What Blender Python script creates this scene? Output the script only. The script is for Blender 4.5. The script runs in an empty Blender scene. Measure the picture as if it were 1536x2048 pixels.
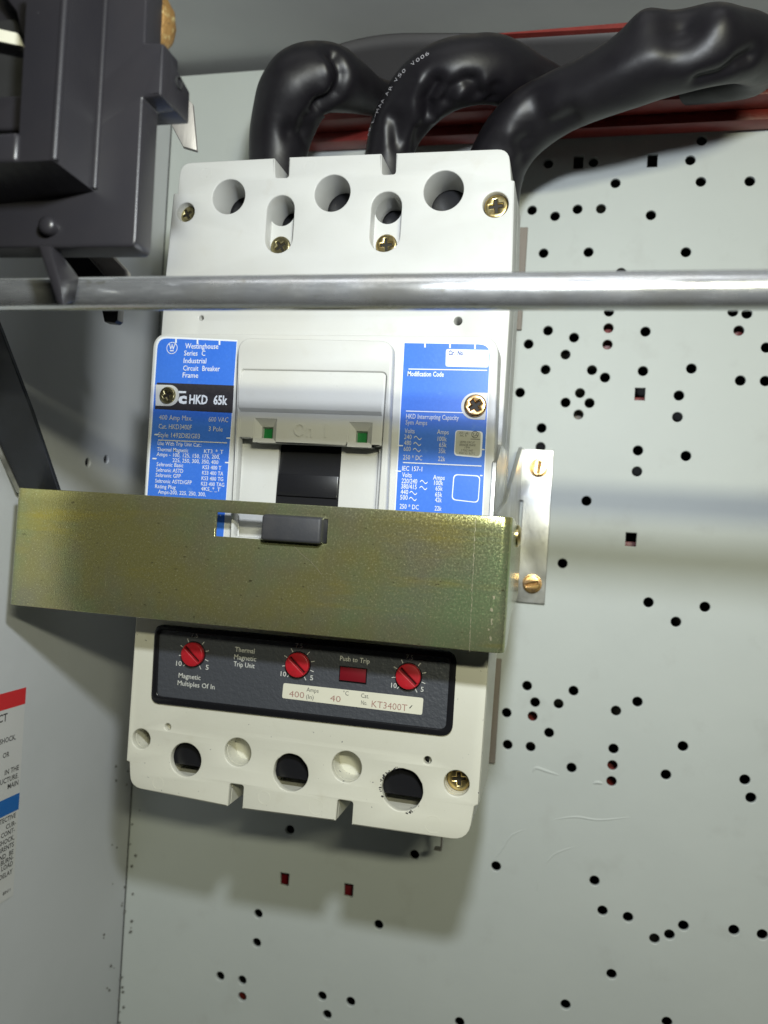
import bpy, bmesh, math, random
from mathutils import Vector, Matrix, noise
random.seed(7)
C = bpy.context.scene.collection
PI = math.pi

# ------------------------------------------------------------------ camera
CAM_R = (1.589405356173138, -0.06496718762428952, 0.2344083058731472)
CAM_T = Vector((0.10140747963839374, -0.3996627137555214, -0.015896678718958394))
FPX = 1595.9
cam_data = bpy.data.cameras.new('camera')
cam = bpy.data.objects.new('camera', cam_data); C.objects.link(cam)
cam.location = CAM_T
cam.rotation_euler = CAM_R
cam_data.sensor_fit = 'VERTICAL'
cam_data.sensor_height = 36.0
cam_data.lens = FPX / 2048 * 36.0
cam_data.clip_start = 0.01
cam_data.clip_end = 20
cam_data.dof.use_dof = True
cam_data.dof.focus_distance = 0.295
cam_data.dof.aperture_fstop = 11.0
bpy.context.scene.camera = cam

# ------------------------------------------------------------------ world
w = bpy.data.worlds.new('World'); bpy.context.scene.world = w; w.use_nodes = True
bg = w.node_tree.nodes['Background']
bg.inputs[0].default_value = (0.92, 0.95, 1.0, 1); bg.inputs[1].default_value = 0.006

# ------------------------------------------------------------------ lamps
def lamp(name, loc, target, energy, color, sx, sy):
    l = bpy.data.lights.new(name, 'AREA'); l.shape = 'ELLIPSE'; l.size = sx; l.size_y = sy
    l.energy = energy; l.color = color
    o = bpy.data.objects.new(name, l); C.objects.link(o)
    o.location = loc
    d = (Vector(target) - Vector(loc)).normalized()
    o.rotation_euler = d.to_track_quat('-Z', 'Y').to_euler()
    return o
lamp('work_lamp', (0.102, -0.364, 0.104), (0.04, 0, -0.02), 0.93, (0.87, 0.93, 1.0), 0.027, 0.020)
lamp('room_lamp', (0.230, -0.59, 0.130), (0.0, 0, -0.06), 1.44, (1.0, 0.99, 0.72), 0.13, 0.020)
lamp('ceiling_lamp', (0.0, -0.80, 1.20), (0.0, -0.2, 0.0), 2.3, (0.97, 0.98, 1.0), 1.3, 0.45)

vs = bpy.context.scene.view_settings
bpy.context.scene.display_settings.display_device = 'sRGB'
vs.view_transform = 'Standard'; vs.look = 'None'; vs.exposure = 0; vs.gamma = 1

# ------------------------------------------------------------------ geometry helpers
RM = Matrix.Identity(3)
from mathutils import Euler
RM = Euler(CAM_R, 'XYZ').to_matrix()
def ray(x, y):
    return RM @ Vector(((x - 768) / FPX, -(y - 1024) / FPX, -1))
def P(x, y, Y):                      # a photograph point on the plane at depth Y
    d = ray(x, y); return CAM_T + d * ((Y - CAM_T.y) / d.y)
WX0, WXK = -0.1290, -0.0118          # left wall: x = WX0 + WXK*z
def PW(x, y, off=0.0):               # a photograph point on the left wall
    d = ray(x, y)
    t = (WX0 + off + WXK * CAM_T.z - CAM_T.x) / (d.x - WXK * d.z)
    return CAM_T + d * t
def xz(x, y, Y):
    p = P(x, y, Y); return (p.x, p.z)

def clean(poly):
    o = []
    for p in poly:
        if not o or (abs(p[0]-o[-1][0]) + abs(p[1]-o[-1][1])) > 1e-6: o.append(p)
    return o
def area(poly):
    return 0.5 * sum(poly[i][0]*poly[(i+1) % len(poly)][1] - poly[(i+1) % len(poly)][0]*poly[i][1] for i in range(len(poly)))
def ccw(poly): return poly if area(poly) > 0 else poly[::-1]
def cw(poly): return poly if area(poly) < 0 else poly[::-1]
def circ(c, r, n=32, ry=None, a0=0):
    return [(c[0] + r*math.cos(a0+2*PI*i/n), c[1] + (ry or r)*math.sin(a0+2*PI*i/n)) for i in range(n)]
def rect(x0, z0, x1, z1): return [(x0, z0), (x1, z0), (x1, z1), (x0, z1)]
def rpoly(pts, r, n=5):
    out = []; N = len(pts)
    for i in range(N):
        a, b, c = Vector(pts[i-1]), Vector(pts[i]), Vector(pts[(i+1) % N])
        rr = r[i] if isinstance(r, (list, tuple)) else r
        u, v = (a-b), (c-b)
        if rr <= 0 or u.length < 1e-7 or v.length < 1e-7: out.append(tuple(b)); continue
        un, vn = u.normalized(), v.normalized()
        ang = un.angle(vn)
        if ang > PI - 0.02: out.append(tuple(b)); continue
        d = min(rr / math.tan(ang/2), u.length*0.49, v.length*0.49)
        p0, p1 = b + un*d, b + vn*d
        for k in range(n+1):
            t = k/n
            q = p0*(1-t)**2 + b*2*t*(1-t) + p1*t*t
            out.append(tuple(q))
    return clean(out)
def obround(c, rx, rz, n=12):        # vertical obround, half width rx, half height rz
    o = []
    for i in range(n+1):
        a = PI*i/n; o.append((c[0]+rx*math.cos(a), c[1]+(rz-rx)+rx*math.sin(a)))
    for i in range(n+1):
        a = PI+PI*i/n; o.append((c[0]+rx*math.cos(a), c[1]-(rz-rx)+rx*math.sin(a)))
    return o
def cross(c, L, wd, rot=0):
    h, k = L, wd
    p = [(k, h), (k, k), (h, k), (h, -k), (k, -k), (k, -h), (-k, -h), (-k, -k), (-h, -k), (-h, k), (-k, k), (-k, h)]
    cr, sr = math.cos(rot), math.sin(rot)
    return [(c[0]+x*cr-y*sr, c[1]+x*sr+y*cr) for x, y in p]
def slotshape(c, L, wd, rot):
    cr, sr = math.cos(rot), math.sin(rot)
    return [(c[0]+x*cr-y*sr, c[1]+x*sr+y*cr) for x, y in ((-L, -wd), (L, -wd), (L, wd), (-L, wd))]

def plate(outer, holes, Y, thick, bevel=0.0, back_bevel=True):
    """flat plate in the XZ plane, front face at Y (towards the camera), real holes, rounded rims -> bmesh"""
    cu = bpy.data.curves.new('t', 'CURVE'); cu.dimensions = '2D'; cu.fill_mode = 'BOTH'
    for k, poly in enumerate([ccw(clean(outer))] + [cw(clean(h)) for h in holes]):
        sp = cu.splines.new('POLY'); sp.points.add(len(poly)-1)
        for i, p in enumerate(poly): sp.points[i].co = (p[0]*100, p[1]*100, 0, 1)
        sp.use_cyclic_u = True
    b = min(bevel, thick*0.45)*100
    cu.extrude = thick*100/2 - b
    if b > 0:
        cu.bevel_depth = b; cu.bevel_resolution = 2; cu.offset = -b
    o = bpy.data.objects.new('t', cu)
    me = bpy.data.meshes.new_from_object(o)
    bpy.data.objects.remove(o); bpy.data.curves.remove(cu)
    bm = bmesh.new(); bm.from_mesh(me); bpy.data.meshes.remove(me)
    for v in bm.verts:
        x, y, z = v.co / 100
        v.co = (x, Y + thick/2 - z, y)
    bmesh.ops.remove_doubles(bm, verts=bm.verts, dist=1e-7)
    bmesh.ops.recalc_face_normals(bm, faces=bm.faces)
    return bm
def box(bm, lo, hi):
    vs_ = [bm.verts.new((x, y, z)) for x in (lo[0], hi[0]) for y in (lo[1], hi[1]) for z in (lo[2], hi[2])]
    for f in ((0,1,3,2), (4,6,7,5), (0,4,5,1), (2,3,7,6), (0,2,6,4), (1,5,7,3)): bm.faces.new([vs_[i] for i in f])
    return bm
def hexa(pts8):                      # 4 front points, 4 back points in the same order
    bm = bmesh.new(); v = [bm.verts.new(p) for p in pts8]
    bm.faces.new(v[:4]); bm.faces.new(v[4:][::-1])
    for i in range(4): bm.faces.new((v[i], v[(i+1) % 4], v[4+(i+1) % 4], v[4+i]))
    bmesh.ops.recalc_face_normals(bm, faces=bm.faces); return bm
def add(bm, other, mat=None):
    me = bpy.data.meshes.new('t'); other.to_mesh(me); other.free()
    n = len(bm.faces); bm.from_mesh(me); bpy.data.meshes.remove(me)
    if mat is not None:
        bm.faces.ensure_lookup_table()
        for i in range(n, len(bm.faces)): bm.faces[i].material_index = mat
    return bm
def bevel_bm(bm, w_, seg=2, ang=0.5):
    bmesh.ops.recalc_face_normals(bm, faces=bm.faces)
    ed = [e for e in bm.edges if len(e.link_faces) == 2 and e.calc_face_angle(0) > ang]
    bmesh.ops.bevel(bm, geom=ed, offset=w_, segments=seg, profile=0.5, affect='EDGES', clamp_overlap=True)
    return bm
def lathe(profile, c, n=28, axis='Y'):   # profile: list of (r, h) ; h grows towards the camera
    bm = bmesh.new(); rings = []
    for r, h in profile:
        ring = []
        for i in range(n):
            a = 2*PI*i/n
            if axis == 'Y': co = (c[0]+r*math.cos(a), c[1]-h, c[2]+r*math.sin(a))
            elif axis == 'X': co = (c[0]+h, c[1]+r*math.cos(a), c[2]+r*math.sin(a))
            ring.append(bm.verts.new(co))
        rings.append(ring)
    for a, b in zip(rings, rings[1:]):
        for i in range(n): bm.faces.new((a[i], a[(i+1) % n], b[(i+1) % n], b[i]))
    bm.faces.new(rings[0][::-1]); bm.faces.new(rings[-1])
    bmesh.ops.recalc_face_normals(bm, faces=bm.faces); return bm
def sphere(c, r, sub=1, squash=(1, 1, 1)):
    bm = bmesh.new(); bmesh.ops.create_icosphere(bm, subdivisions=sub, radius=r)
    for v in bm.verts: v.co = Vector((v.co.x*squash[0], v.co.y*squash[1], v.co.z*squash[2])) + Vector(c)
    return bm

def root(name, loc, label, cat, group=None):
    o = bpy.data.objects.new(name, None); C.objects.link(o); o.location = loc
    o.empty_display_size = 0.01
    o['label'] = label; o['category'] = cat
    if group: o['group'] = group
    return o
def base_of(o):
    while o.parent: o = o.parent
    return Vector(o.location)
def obj(name, bm, mats, parent=None, smooth=30, origin=None, label=None):
    me = bpy.data.meshes.new(name)
    off = base_of(parent) if parent else (Vector(origin) if origin is not None else Vector())
    for v in bm.verts: v.co -= off
    bm.to_mesh(me); bm.free()
    for m in (mats if isinstance(mats, (list, tuple)) else [mats]): me.materials.append(m)
    if smooth:
        me.polygons.foreach_set('use_smooth', [True]*len(me.polygons))
        try: me.set_sharp_from_angle(angle=math.radians(smooth))
        except Exception: pass
    o = bpy.data.objects.new(name, me); C.objects.link(o)
    if parent: o.parent = parent
    else: o.location = off
    if label: o['label'] = label
    return o
def tag(o, label, cat, group=None):
    o['label'] = label; o['category'] = cat
    if group: o['group'] = group
    return o
def struct(o): o['kind'] = 'structure'; return o

# ------------------------------------------------------------------ text
_font_cache = {}
def glyphs(s, off=0.0):
    k = (s, off)
    if k not in _font_cache:
        cu = bpy.data.curves.new('t', 'FONT'); cu.body = s; cu.size = 1; cu.resolution_u = 2; cu.offset = off
        cu.space_word = 1.15
        o = bpy.data.objects.new('t', cu); me = bpy.data.meshes.new_from_object(o)
        bpy.data.objects.remove(o); bpy.data.curves.remove(cu)
        vs_ = [tuple(v.co) for v in me.vertices]; fs = [tuple(p.vertices) for p in me.polygons]
        bpy.data.meshes.remove(me)
        _font_cache[k] = (vs_, fs)
    return _font_cache[k]
_cap = None
def cap():
    global _cap
    if _cap is None:
        v, f = glyphs('H'); _cap = max(p[1] for p in v)
    return _cap
def put_text(bm, s, origin, xdir, zdir, width, height, off=0.0, mat=0, depth=0.0):
    v, f = glyphs(s, off)
    x0 = min(p[0] for p in v); x1 = max(p[0] for p in v)
    sx = width/(x1-x0); sy = height/cap()
    vv = [bm.verts.new(Vector(origin) + Vector(xdir)*((p[0]-x0)*sx) + Vector(zdir)*(p[1]*sy)) for p in v]
    for p in f:
        try: bm.faces.new([vv[i] for i in p]).material_index = mat
        except ValueError: pass
    return bm
def T(bm, s, x, y, x2, h, Y, off=0.012, mat=0):
    """print s with its baseline starting at photo point (x,y), ending at x2, h photo pixels tall, on plane Y"""
    a = P(x, y, Y); b = P(x2, y + (x2-x)*0.1, Y); c = P(x, y-h, Y)
    put_text(bm, s, a, (1, 0, 0), (0, 0, 1), b.x-a.x, c.z-a.z, off*.5 if off < .02 else off, mat)
def L(bm, x, y, x2, wpx, Y, mat=0):       # a horizontal printed rule from photo (x,y) to x2
    a = P(x, y, Y); b = P(x2, y+(x2-x)*0.05, Y); h = (P(x, y-wpx, Y).z - a.z)/2
    quad(bm, [(a.x, Y, a.z-h), (b.x, Y, a.z-h), (b.x, Y, a.z+h), (a.x, Y, a.z+h)], mat)
def quad(bm, pts, mat=0):
    f = bm.faces.new([bm.verts.new(p) for p in pts]); f.material_index = mat; return f

# ------------------------------------------------------------------ materials
def mat(name, color, rough=0.5, metal=0.0, spec=0.5, bump=None, var=None, spots=None, coat=0.0, rvar=None, aniso=0.0):
    """bump=(scale,strength,distance) var=(scale,amount,colour2) spots=(scale,threshold,colour)"""
    m = bpy.data.materials.new(name); m.use_nodes = True; nt = m.node_tree; N = nt.nodes; Lk = nt.links
    b = N['Principled BSDF']; b.inputs['Roughness'].default_value = rough; b.inputs['Metallic'].default_value = metal
    b.inputs['Specular IOR Level'].default_value = spec
    if coat: b.inputs['Coat Weight'].default_value = coat; b.inputs['Coat Roughness'].default_value = 0.15
    col = N.new('ShaderNodeRGB'); col.outputs[0].default_value = (*color, 1); out = col.outputs[0]
    tc = N.new('ShaderNodeTexCoord')
    def noise_(scale, detail=4, stretch=None, rough_=0.6):
        n = N.new('ShaderNodeTexNoise'); n.inputs['Scale'].default_value = scale; n.inputs['Detail'].default_value = detail
        n.inputs['Roughness'].default_value = rough_
        if stretch:
            mp = N.new('ShaderNodeMapping'); mp.inputs['Scale'].default_value = stretch
            Lk.new(tc.outputs['Object'], mp.inputs[0]); Lk.new(mp.outputs[0], n.inputs['Vector'])
        else: Lk.new(tc.outputs['Object'], n.inputs['Vector'])
        return n.outputs['Fac']
    def ramp(src, p0, p1):
        r = N.new('ShaderNodeMapRange'); r.inputs[1].default_value = p0; r.inputs[2].default_value = p1
        Lk.new(src, r.inputs[0]); return r.outputs[0]
    def mix(fac, a, c):
        mx = N.new('ShaderNodeMix'); mx.data_type = 'RGBA'
        Lk.new(fac, mx.inputs[0]); Lk.new(a, mx.inputs[6])
        mx.inputs[7].default_value = (*c, 1); return mx.outputs[2]
    for v in (var or []):
        sc, p0, p1, c2 = v[:4]; st = v[4] if len(v) > 4 else None
        out = mix(ramp(noise_(sc, 5, st), p0, p1), out, c2)
    Lk.new(out, b.inputs['Base Color'])
    if rvar:
        r = N.new('ShaderNodeMapRange'); r.inputs[1].default_value = 0.3; r.inputs[2].default_value = 0.7
        r.inputs[3].default_value = rvar[1]; r.inputs[4].default_value = rvar[2]
        Lk.new(noise_(rvar[0], 5, rvar[3] if len(rvar) > 3 else None), r.inputs[0]); Lk.new(r.outputs[0], b.inputs['Roughness'])
    if bump:
        prev = None
        for bb in bump:
            bn = N.new('ShaderNodeBump'); bn.inputs['Strength'].default_value = bb[1]; bn.inputs['Distance'].default_value = bb[2]
            Lk.new(noise_(bb[0], 3, bb[3] if len(bb) > 3 else None), bn.inputs['Height'])
            if prev: Lk.new(prev, bn.inputs['Normal'])
            prev = bn.outputs[0]
        Lk.new(prev, b.inputs['Normal'])
    return m

M = {}
M['panel'] = mat('grey_enamel', (0.56, 0.595, 0.575), 0.50, spec=0.3, bump=[(260, 0.10, 0.0004), (18, 0.12, 0.004)],
                 var=[(14, 0.35, 0.75, (0.53, 0.565, 0.55)), (45, 0.58, 0.78, (0.50, 0.525, 0.505)), (900, 0.73, 0.76, (0.36, 0.36, 0.33))])
M['wall'] = mat('grey_enamel_wall', (0.58, 0.595, 0.61), 0.50, bump=[(300, 0.10, 0.0004), (14, 0.15, 0.004)],
                var=[(10, 0.35, 0.75, (0.53, 0.55, 0.56)), (700, 0.74, 0.77, (0.25, 0.25, 0.22))])
M['void'] = mat('interior_shade', (0.012, 0.012, 0.012), 0.8)  # near-black colour stands in for shade inside openings
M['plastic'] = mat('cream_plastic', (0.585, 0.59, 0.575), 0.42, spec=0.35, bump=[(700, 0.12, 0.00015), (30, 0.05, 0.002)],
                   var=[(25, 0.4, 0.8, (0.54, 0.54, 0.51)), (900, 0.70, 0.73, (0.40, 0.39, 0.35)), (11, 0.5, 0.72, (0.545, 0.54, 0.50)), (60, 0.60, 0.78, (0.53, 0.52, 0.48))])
M['plastic_dirty_lightened'] = mat('cream_plastic_speckled_lightened', (0.68, 0.67, 0.58), 0.42, spec=0.4, bump=[(700, 0.12, 0.00015), (30, 0.05, 0.002)],
                   var=[(25, 0.4, 0.8, (0.64, 0.63, 0.53)), (70, 0.6, 0.8, (0.60, 0.58, 0.48)), (520, 0.675, 0.70, (0.12, 0.12, 0.13))])  # lightened, and upper plastic darkened, to offset lamp falloff; specks are dirt
M['base_plastic'] = mat('cream_base_plastic', (0.50, 0.50, 0.47), 0.5, bump=[(300, 0.2, 0.0003)], var=[(60, 0.5, 0.8, (0.42, 0.42, 0.38), (1, 1, 0.2))])
M['black'] = mat('black_plastic', (0.012, 0.012, 0.014), 0.32, bump=[(800, 0.1, 0.0001)], var=[(1300, 0.73, 0.75, (0.30, 0.26, 0.2))])
M['bezel'] = mat('black_bezel_plastic', (0.010, 0.010, 0.012), 0.25, bump=[(500, 0.06, 0.0001)])
M['tripgrey'] = mat('dark_grey_textured_plastic', (0.060, 0.064, 0.075), 0.45, bump=[(650, 0.8, 0.0004)], var=[(1400, 0.73, 0.76, (0.3, 0.3, 0.3))])
M['handle'] = mat('charcoal_handle_plastic', (0.035, 0.036, 0.042), 0.55, bump=[(900, 0.25, 0.00015)], var=[(120, 0.4, 0.8, (0.055, 0.053, 0.054)), (1200, 0.7, 0.74, (0.2, 0.18, 0.16))])
M['housing'] = mat('slate_moulded_plastic', (0.0180, 0.0172, 0.0205), 0.36, spec=0.5, bump=[(900, 0.20, 0.0001), (40, 0.1, 0.001)],
                   var=[(30, 0.35, 0.8, (0.024, 0.022, 0.024)), (1100, 0.74, 0.76, (0.25, 0.24, 0.24))])
M['blue'] = mat('blue_print', (0.040, 0.160, 0.66), 0.36, bump=[(900, 0.15, 0.0001)], var=[(18, 0.4, 0.7, (0.055, 0.185, 0.66)), (160, 0.62, 0.75, (0.10, 0.24, 0.66)), (900, 0.45, 0.8, (0.055, 0.19, 0.72)), (1300, 0.76, 0.78, (0.02, 0.08, 0.35))])
M['blackprint'] = mat('black_print', (0.030, 0.028, 0.032), 0.35, var=[(800, 0.4, 0.8, (0.045, 0.04, 0.045))])
M['white'] = mat('white_print', (0.75, 0.78, 0.82), 0.4)
M['greyprint'] = mat('muted_white_print', (0.62, 0.62, 0.58), 0.45)  # greyer tone for part of the print
M['blueink'] = mat('blue_ink', (0.02, 0.06, 0.30), 0.4)
M['darkink'] = mat('dark_ink', (0.05, 0.05, 0.05), 0.5)
M['pinkink'] = mat('faded_red_ink', (0.36, 0.19, 0.16), 0.5)
M['cream'] = mat('cream_label', (0.72, 0.70, 0.58), 0.4, var=[(60, 0.4, 0.8, (0.66, 0.64, 0.52))])
M['seal'] = mat('grey_seal_label', (0.42, 0.42, 0.35), 0.45, var=[(400, 0.4, 0.8, (0.36, 0.36, 0.30))])
M['red'] = mat('red_plastic', (0.42, 0.010, 0.018), 0.42, bump=[(600, 0.1, 0.0001)], var=[(500, 0.5, 0.75, (0.33, 0.012, 0.018)), (1500, 0.68, 0.72, (0.45, 0.25, 0.22))])
M['darkred'] = mat('dark_red_plastic', (0.16, 0.004, 0.010), 0.4)
M['redslot'] = mat('deep_red_slot', (0.10, 0.003, 0.006), 0.5)
M['green'] = mat('green_flag', (0.005, 0.17, 0.035), 0.45, bump=[(500, 0.5, 0.0003, (1, 1, 0.05))])
M['gold'] = mat('yellow_chromate_steel', (0.42, 0.39, 0.15), 0.2, metal=0.77, spec=0.4,
                bump=[(2000, 0.55, 0.00007), (420, 0.10, 0.00012)],
                var=[(13, 0.40, 0.60, (0.37, 0.36, 0.26)), (19, 0.46, 0.68, (0.33, 0.43, 0.22)), (24, 0.55, 0.80, (0.62, 0.49, 0.06), (0.35, 1, 2.4)), (1500, 0.56, 0.68, (0.70, 0.67, 0.38)), (330, 0.64, 0.70, (0.15, 0.135, 0.07), (1, 1, 2.2))],  # finest bright specks are metal glints put into the colour
                rvar=(1200, 0.08, 0.30))
M['goldscratch'] = mat('bare_scratch', (0.85, 0.78, 0.55), 0.3, metal=0.9)
M['brass'] = mat('yellow_zinc_screw', (0.62, 0.47, 0.20), 0.28, metal=1.0, bump=[(700, 0.3, 0.0002)], var=[(300, 0.45, 0.7, (0.55, 0.50, 0.28))])
M['brass2'] = mat('gold_zinc_screw', (0.78, 0.50, 0.20), 0.27, metal=1.0, bump=[(600, 0.2, 0.0002)], var=[(200, 0.45, 0.7, (0.70, 0.46, 0.30))])
M['dimscrew'] = mat('tarnished_screw', (0.42, 0.37, 0.20), 0.34, metal=1.0, bump=[(700, 0.4, 0.0003)])
M['recess'] = mat('screw_recess', (0.02, 0.017, 0.012), 0.6, metal=0.3)
M['steel'] = mat('zinc_steel', (0.50, 0.50, 0.48), 0.36, metal=0.85, bump=[(500, 0.25, 0.0002, (1, 1, 0.25))], var=[(40, 0.4, 0.7, (0.44, 0.44, 0.38)), (70, 0.5, 0.8, (0.50, 0.51, 0.55))], rvar=(120, 0.28, 0.5))
M['rod'] = mat('galvanised_rod', (0.68, 0.69, 0.70), 0.22, metal=0.86,
               bump=[(2600, 0.35, 0.00007, (0.10, 1, 1)), (600, 0.16, 0.00014, (0.25, 1, 1))],
               var=[(1800, 0.50, 0.66, (0.58, 0.59, 0.61), (0.10, 1, 1)), (700, 0.55, 0.66, (0.80, 0.81, 0.82), (0.2, 1, 1)), (220, 0.64, 0.70, (0.50, 0.49, 0.43), (0.6, 1, 1)), (30, 0.5, 0.7, (0.62, 0.61, 0.57))], rvar=(300, 0.16, 0.32, (0.2, 1, 1)))
M['greysteel'] = mat('dull_grey_steel', (0.40, 0.38, 0.35), 0.45, metal=0.7, bump=[(400, 0.25, 0.0003, (1, 1, 0.2))])
M['brown'] = mat('brown_fibre', (0.26, 0.225, 0.195), 0.6, bump=[(300, 0.3, 0.0003, (1, 1, 0.2))], var=[(300, 0.4, 0.8, (0.20, 0.175, 0.15), (1, 1, 0.1))])
M['spatter'] = mat('dirty_weld_spatter', (0.13, 0.13, 0.12), 0.6)
M['arm'] = mat('black_painted_arm', (0.020, 0.022, 0.028), 0.45, bump=[(500, 0.2, 0.0003)], var=[(60, 0.4, 0.8, (0.03, 0.033, 0.045))])
M['rust'] = mat('rusty_gold_bolt', (0.30, 0.17, 0.055), 0.5, metal=0.5, bump=[(500, 0.8, 0.0006)], var=[(420, 0.56, 0.66, (0.5, 0.40, 0.18)), (600, 0.6, 0.7, (0.15, 0.09, 0.04))])
M['cable'] = mat('black_cable_jacket', (0.0085, 0.0075, 0.010), 0.47, spec=0.42, bump=[(500, 0.10, 0.0002), (70, 0.14, 0.0016)],
                 var=[(40, 0.5, 0.8, (0.013, 0.012, 0.014)), (1500, 0.74, 0.76, (0.22, 0.19, 0.15))], rvar=(50, 0.38, 0.52))
def add_dust(m, color, lo=0.55, hi=1.0, amount=0.8):
    nt = m.node_tree; N = nt.nodes; Lk = nt.links; b = N['Principled BSDF']
    g = N.new('ShaderNodeNewGeometry'); sp = N.new('ShaderNodeSeparateXYZ'); Lk.new(g.outputs['Normal'], sp.inputs[0])
    r = N.new('ShaderNodeMapRange'); r.inputs[1].default_value = lo; r.inputs[2].default_value = hi; Lk.new(sp.outputs['Z'], r.inputs[0])
    tc = N.new('ShaderNodeTexCoord'); n = N.new('ShaderNodeTexNoise'); n.inputs['Scale'].default_value = 220; n.inputs['Detail'].default_value = 6; Lk.new(tc.outputs['Object'], n.inputs['Vector'])
    r2 = N.new('ShaderNodeMapRange'); r2.inputs[1].default_value = .3; r2.inputs[2].default_value = .65; Lk.new(n.outputs['Fac'], r2.inputs[0])
    mu = N.new('ShaderNodeMath'); mu.operation = 'MULTIPLY'; Lk.new(r.outputs[0], mu.inputs[0]); Lk.new(r2.outputs[0], mu.inputs[1])
    mu2 = N.new('ShaderNodeMath'); mu2.operation = 'MULTIPLY'; mu2.inputs[1].default_value = amount; Lk.new(mu.outputs[0], mu2.inputs[0])
    old = b.inputs['Base Color'].links[0].from_socket
    mx = N.new('ShaderNodeMix'); mx.data_type = 'RGBA'; Lk.new(mu2.outputs[0], mx.inputs[0]); Lk.new(old, mx.inputs[6]); mx.inputs[7].default_value = (*color, 1)
    Lk.new(mx.outputs[2], b.inputs['Base Color'])
add_dust(M['cable'], (0.085, 0.070, 0.055), 0.45, 0.95, 0.85)
M['cableprint'] = mat('cable_print', (0.38, 0.37, 0.40), 0.5)
M['redbar'] = mat('red_glass_polyester', (0.22, 0.026, 0.020), 0.42, bump=[(300, 0.25, 0.0006)], var=[(120, 0.4, 0.7, (0.17, 0.019, 0.015))])
M['sheet'] = mat('dark_grey_sheet', (0.045, 0.043, 0.046), 0.55, bump=[(200, 0.1, 0.0006)])
M['sticker'] = mat('white_sticker', (0.62, 0.62, 0.61), 0.4, var=[(20, 0.4, 0.8, (0.56, 0.56, 0.53))])
M['stred'] = mat('sticker_red', (0.62, 0.030, 0.035), 0.4)
M['stblue'] = mat('sticker_blue', (0.010, 0.125, 0.42), 0.4)
M['ceiling'] = mat('grey_ceiling_enamel', (0.47, 0.48, 0.47), 0.5, bump=[(200, 0.1, 0.0005)], var=[(9, 0.3, 0.8, (0.38, 0.39, 0.39))])

# ------------------------------------------------------------------ setting
HOLES = """1097 327|1187 324|1404 281|1381 320|1483 249|1231 366|1402 363|1500 362|1064 420|1110 432|1155 418|1202 417|1302 430|1087 506|1177 504|1372 504|1242 545
1218 623|1466 623|1494 627|1217 656|1215 689|1478 661|1291 663|1096 661|1148 675|1057 688|1131 709|1533 695|1091 739|1184 740|1210 755|1286 742|1383 737|1481 761|1531 762|1040 785|1160 786|1131 805|1179 806|1157 829|1358 791|1355 834|1083 856|1081 894|1276 901|1372 912|1274 943
1173 1002|1125 1127|1297 1205|1410 1214|1352 1244|1054 1372|1147 1382|1070 1405|1117 1408|1065 1433|1013 1426|1098 1466|1015 1490|1061 1494|1275 1404|1232 1422
1227 1498|1366 1493|1143 1536|1225 1531|1223 1563|1332 1550|1490 1560|1502 1596|992 1733|1189 1762|1205 1822|1256 1835|1309 1878|1339 1870|1367 1852|1468 1861|1525 1870|1223 1949|1131 2010|1334 2045
580 1660|829 1710|516 1828|757 1850|513 1886|440 1953|484 1961|484 1994|644 1993|701 2004|654 2030|919 2045""".replace('\n', '|').split('|')
PT = 0.0022
holes = []
for s in HOLES:
    x, y = map(float, s.split()); holes.append(circ(xz(x, y, 0), 0.00235, 18))
for x, y, hw, hh in ((1157, 324, 9.5, 12.5), (1305, 321, 9.5, 12.5), (1280, 788, 9.5, 12), (1262, 1079, 10, 13), (569, 1759, 9.5, 13), (697, 1781, 9.5, 13)):
    c = xz(x, y, 0); k = 0.4/1596
    holes.append(rect(c[0]-hw*k, c[1]-hh*k, c[0]+hw*k, c[1]+hh*k))
PTOP = 0.2285
wall_x = lambda z: WX0 + WXK*z
bm = plate([(wall_x(-.5)+.0004, -.5), (.45, -.5), (.45, PTOP), (wall_x(PTOP)+.0004, PTOP)], holes, 0, PT, .00045)
panel = struct(obj('mounting_panel', bm, M['panel'], smooth=0))
# paint runs and weld spatter on the panel
def ridge(pts, w_, h):
    bm = bmesh.new(); prev = None; n = len(pts)
    for i, p in enumerate(pts):
        t = (Vector(pts[min(i+1, n-1)]) - Vector(pts[max(i-1, 0)])).normalized()
        nrm = Vector((-t.z, 0, t.x)); k = math.sin(PI*(i+0.3)/(n-0.4))**0.6
        row = []
        for a in range(5):
            u = -1+a*0.5
            row.append(bm.verts.new(Vector(p) + nrm*u*w_*k + Vector((0, -h*k*math.cos(u*PI/2)+0.00002, 0))))
        if prev:
            for a in range(4): bm.faces.new((prev[a], prev[a+1], row[a+1], row[a]))
        prev = row
    bmesh.ops.recalc_face_normals(bm, faces=bm.faces)
    return bm
def smooth_pts(px, n=14):
    v = [P(x, y, 0) for x, y in px]; out = []
    for i in range(len(v)-1):
        a = v[max(i-1, 0)]; b = v[i]; c = v[i+1]; d = v[min(i+2, len(v)-1)]
        for k in range(n):
            t = k/n
            out.append(0.5*((2*b)+(-a+c)*t+(2*a-5*b+4*c-d)*t*t+(-a+3*b-3*c+d)*t**3))
    out.append(v[-1]); return out
for px, w_, h in ((((1066, 1545), (1072, 1536), (1095, 1543), (1120, 1551)), .0009, .0004), (((1105, 1640), (1150, 1634), (1200, 1640), (1262, 1634)), .0006, .00028),
                  (((985, 1722), (1003, 1700), (1022, 1672), (1053, 1658)), .0006, .00022), (((1092, 1728), (1110, 1708), (1150, 1693)), .0006, .00020),
                  (((1186, 1567), (1196, 1565), (1206, 1568)), .0009, .0006), (((1075, 1760), (1074, 1782)), .0004, .00015)):
    obj('paint_run', ridge(smooth_pts(px), w_, h), M['panel'], panel, smooth=60)
bm = bmesh.new()
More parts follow.
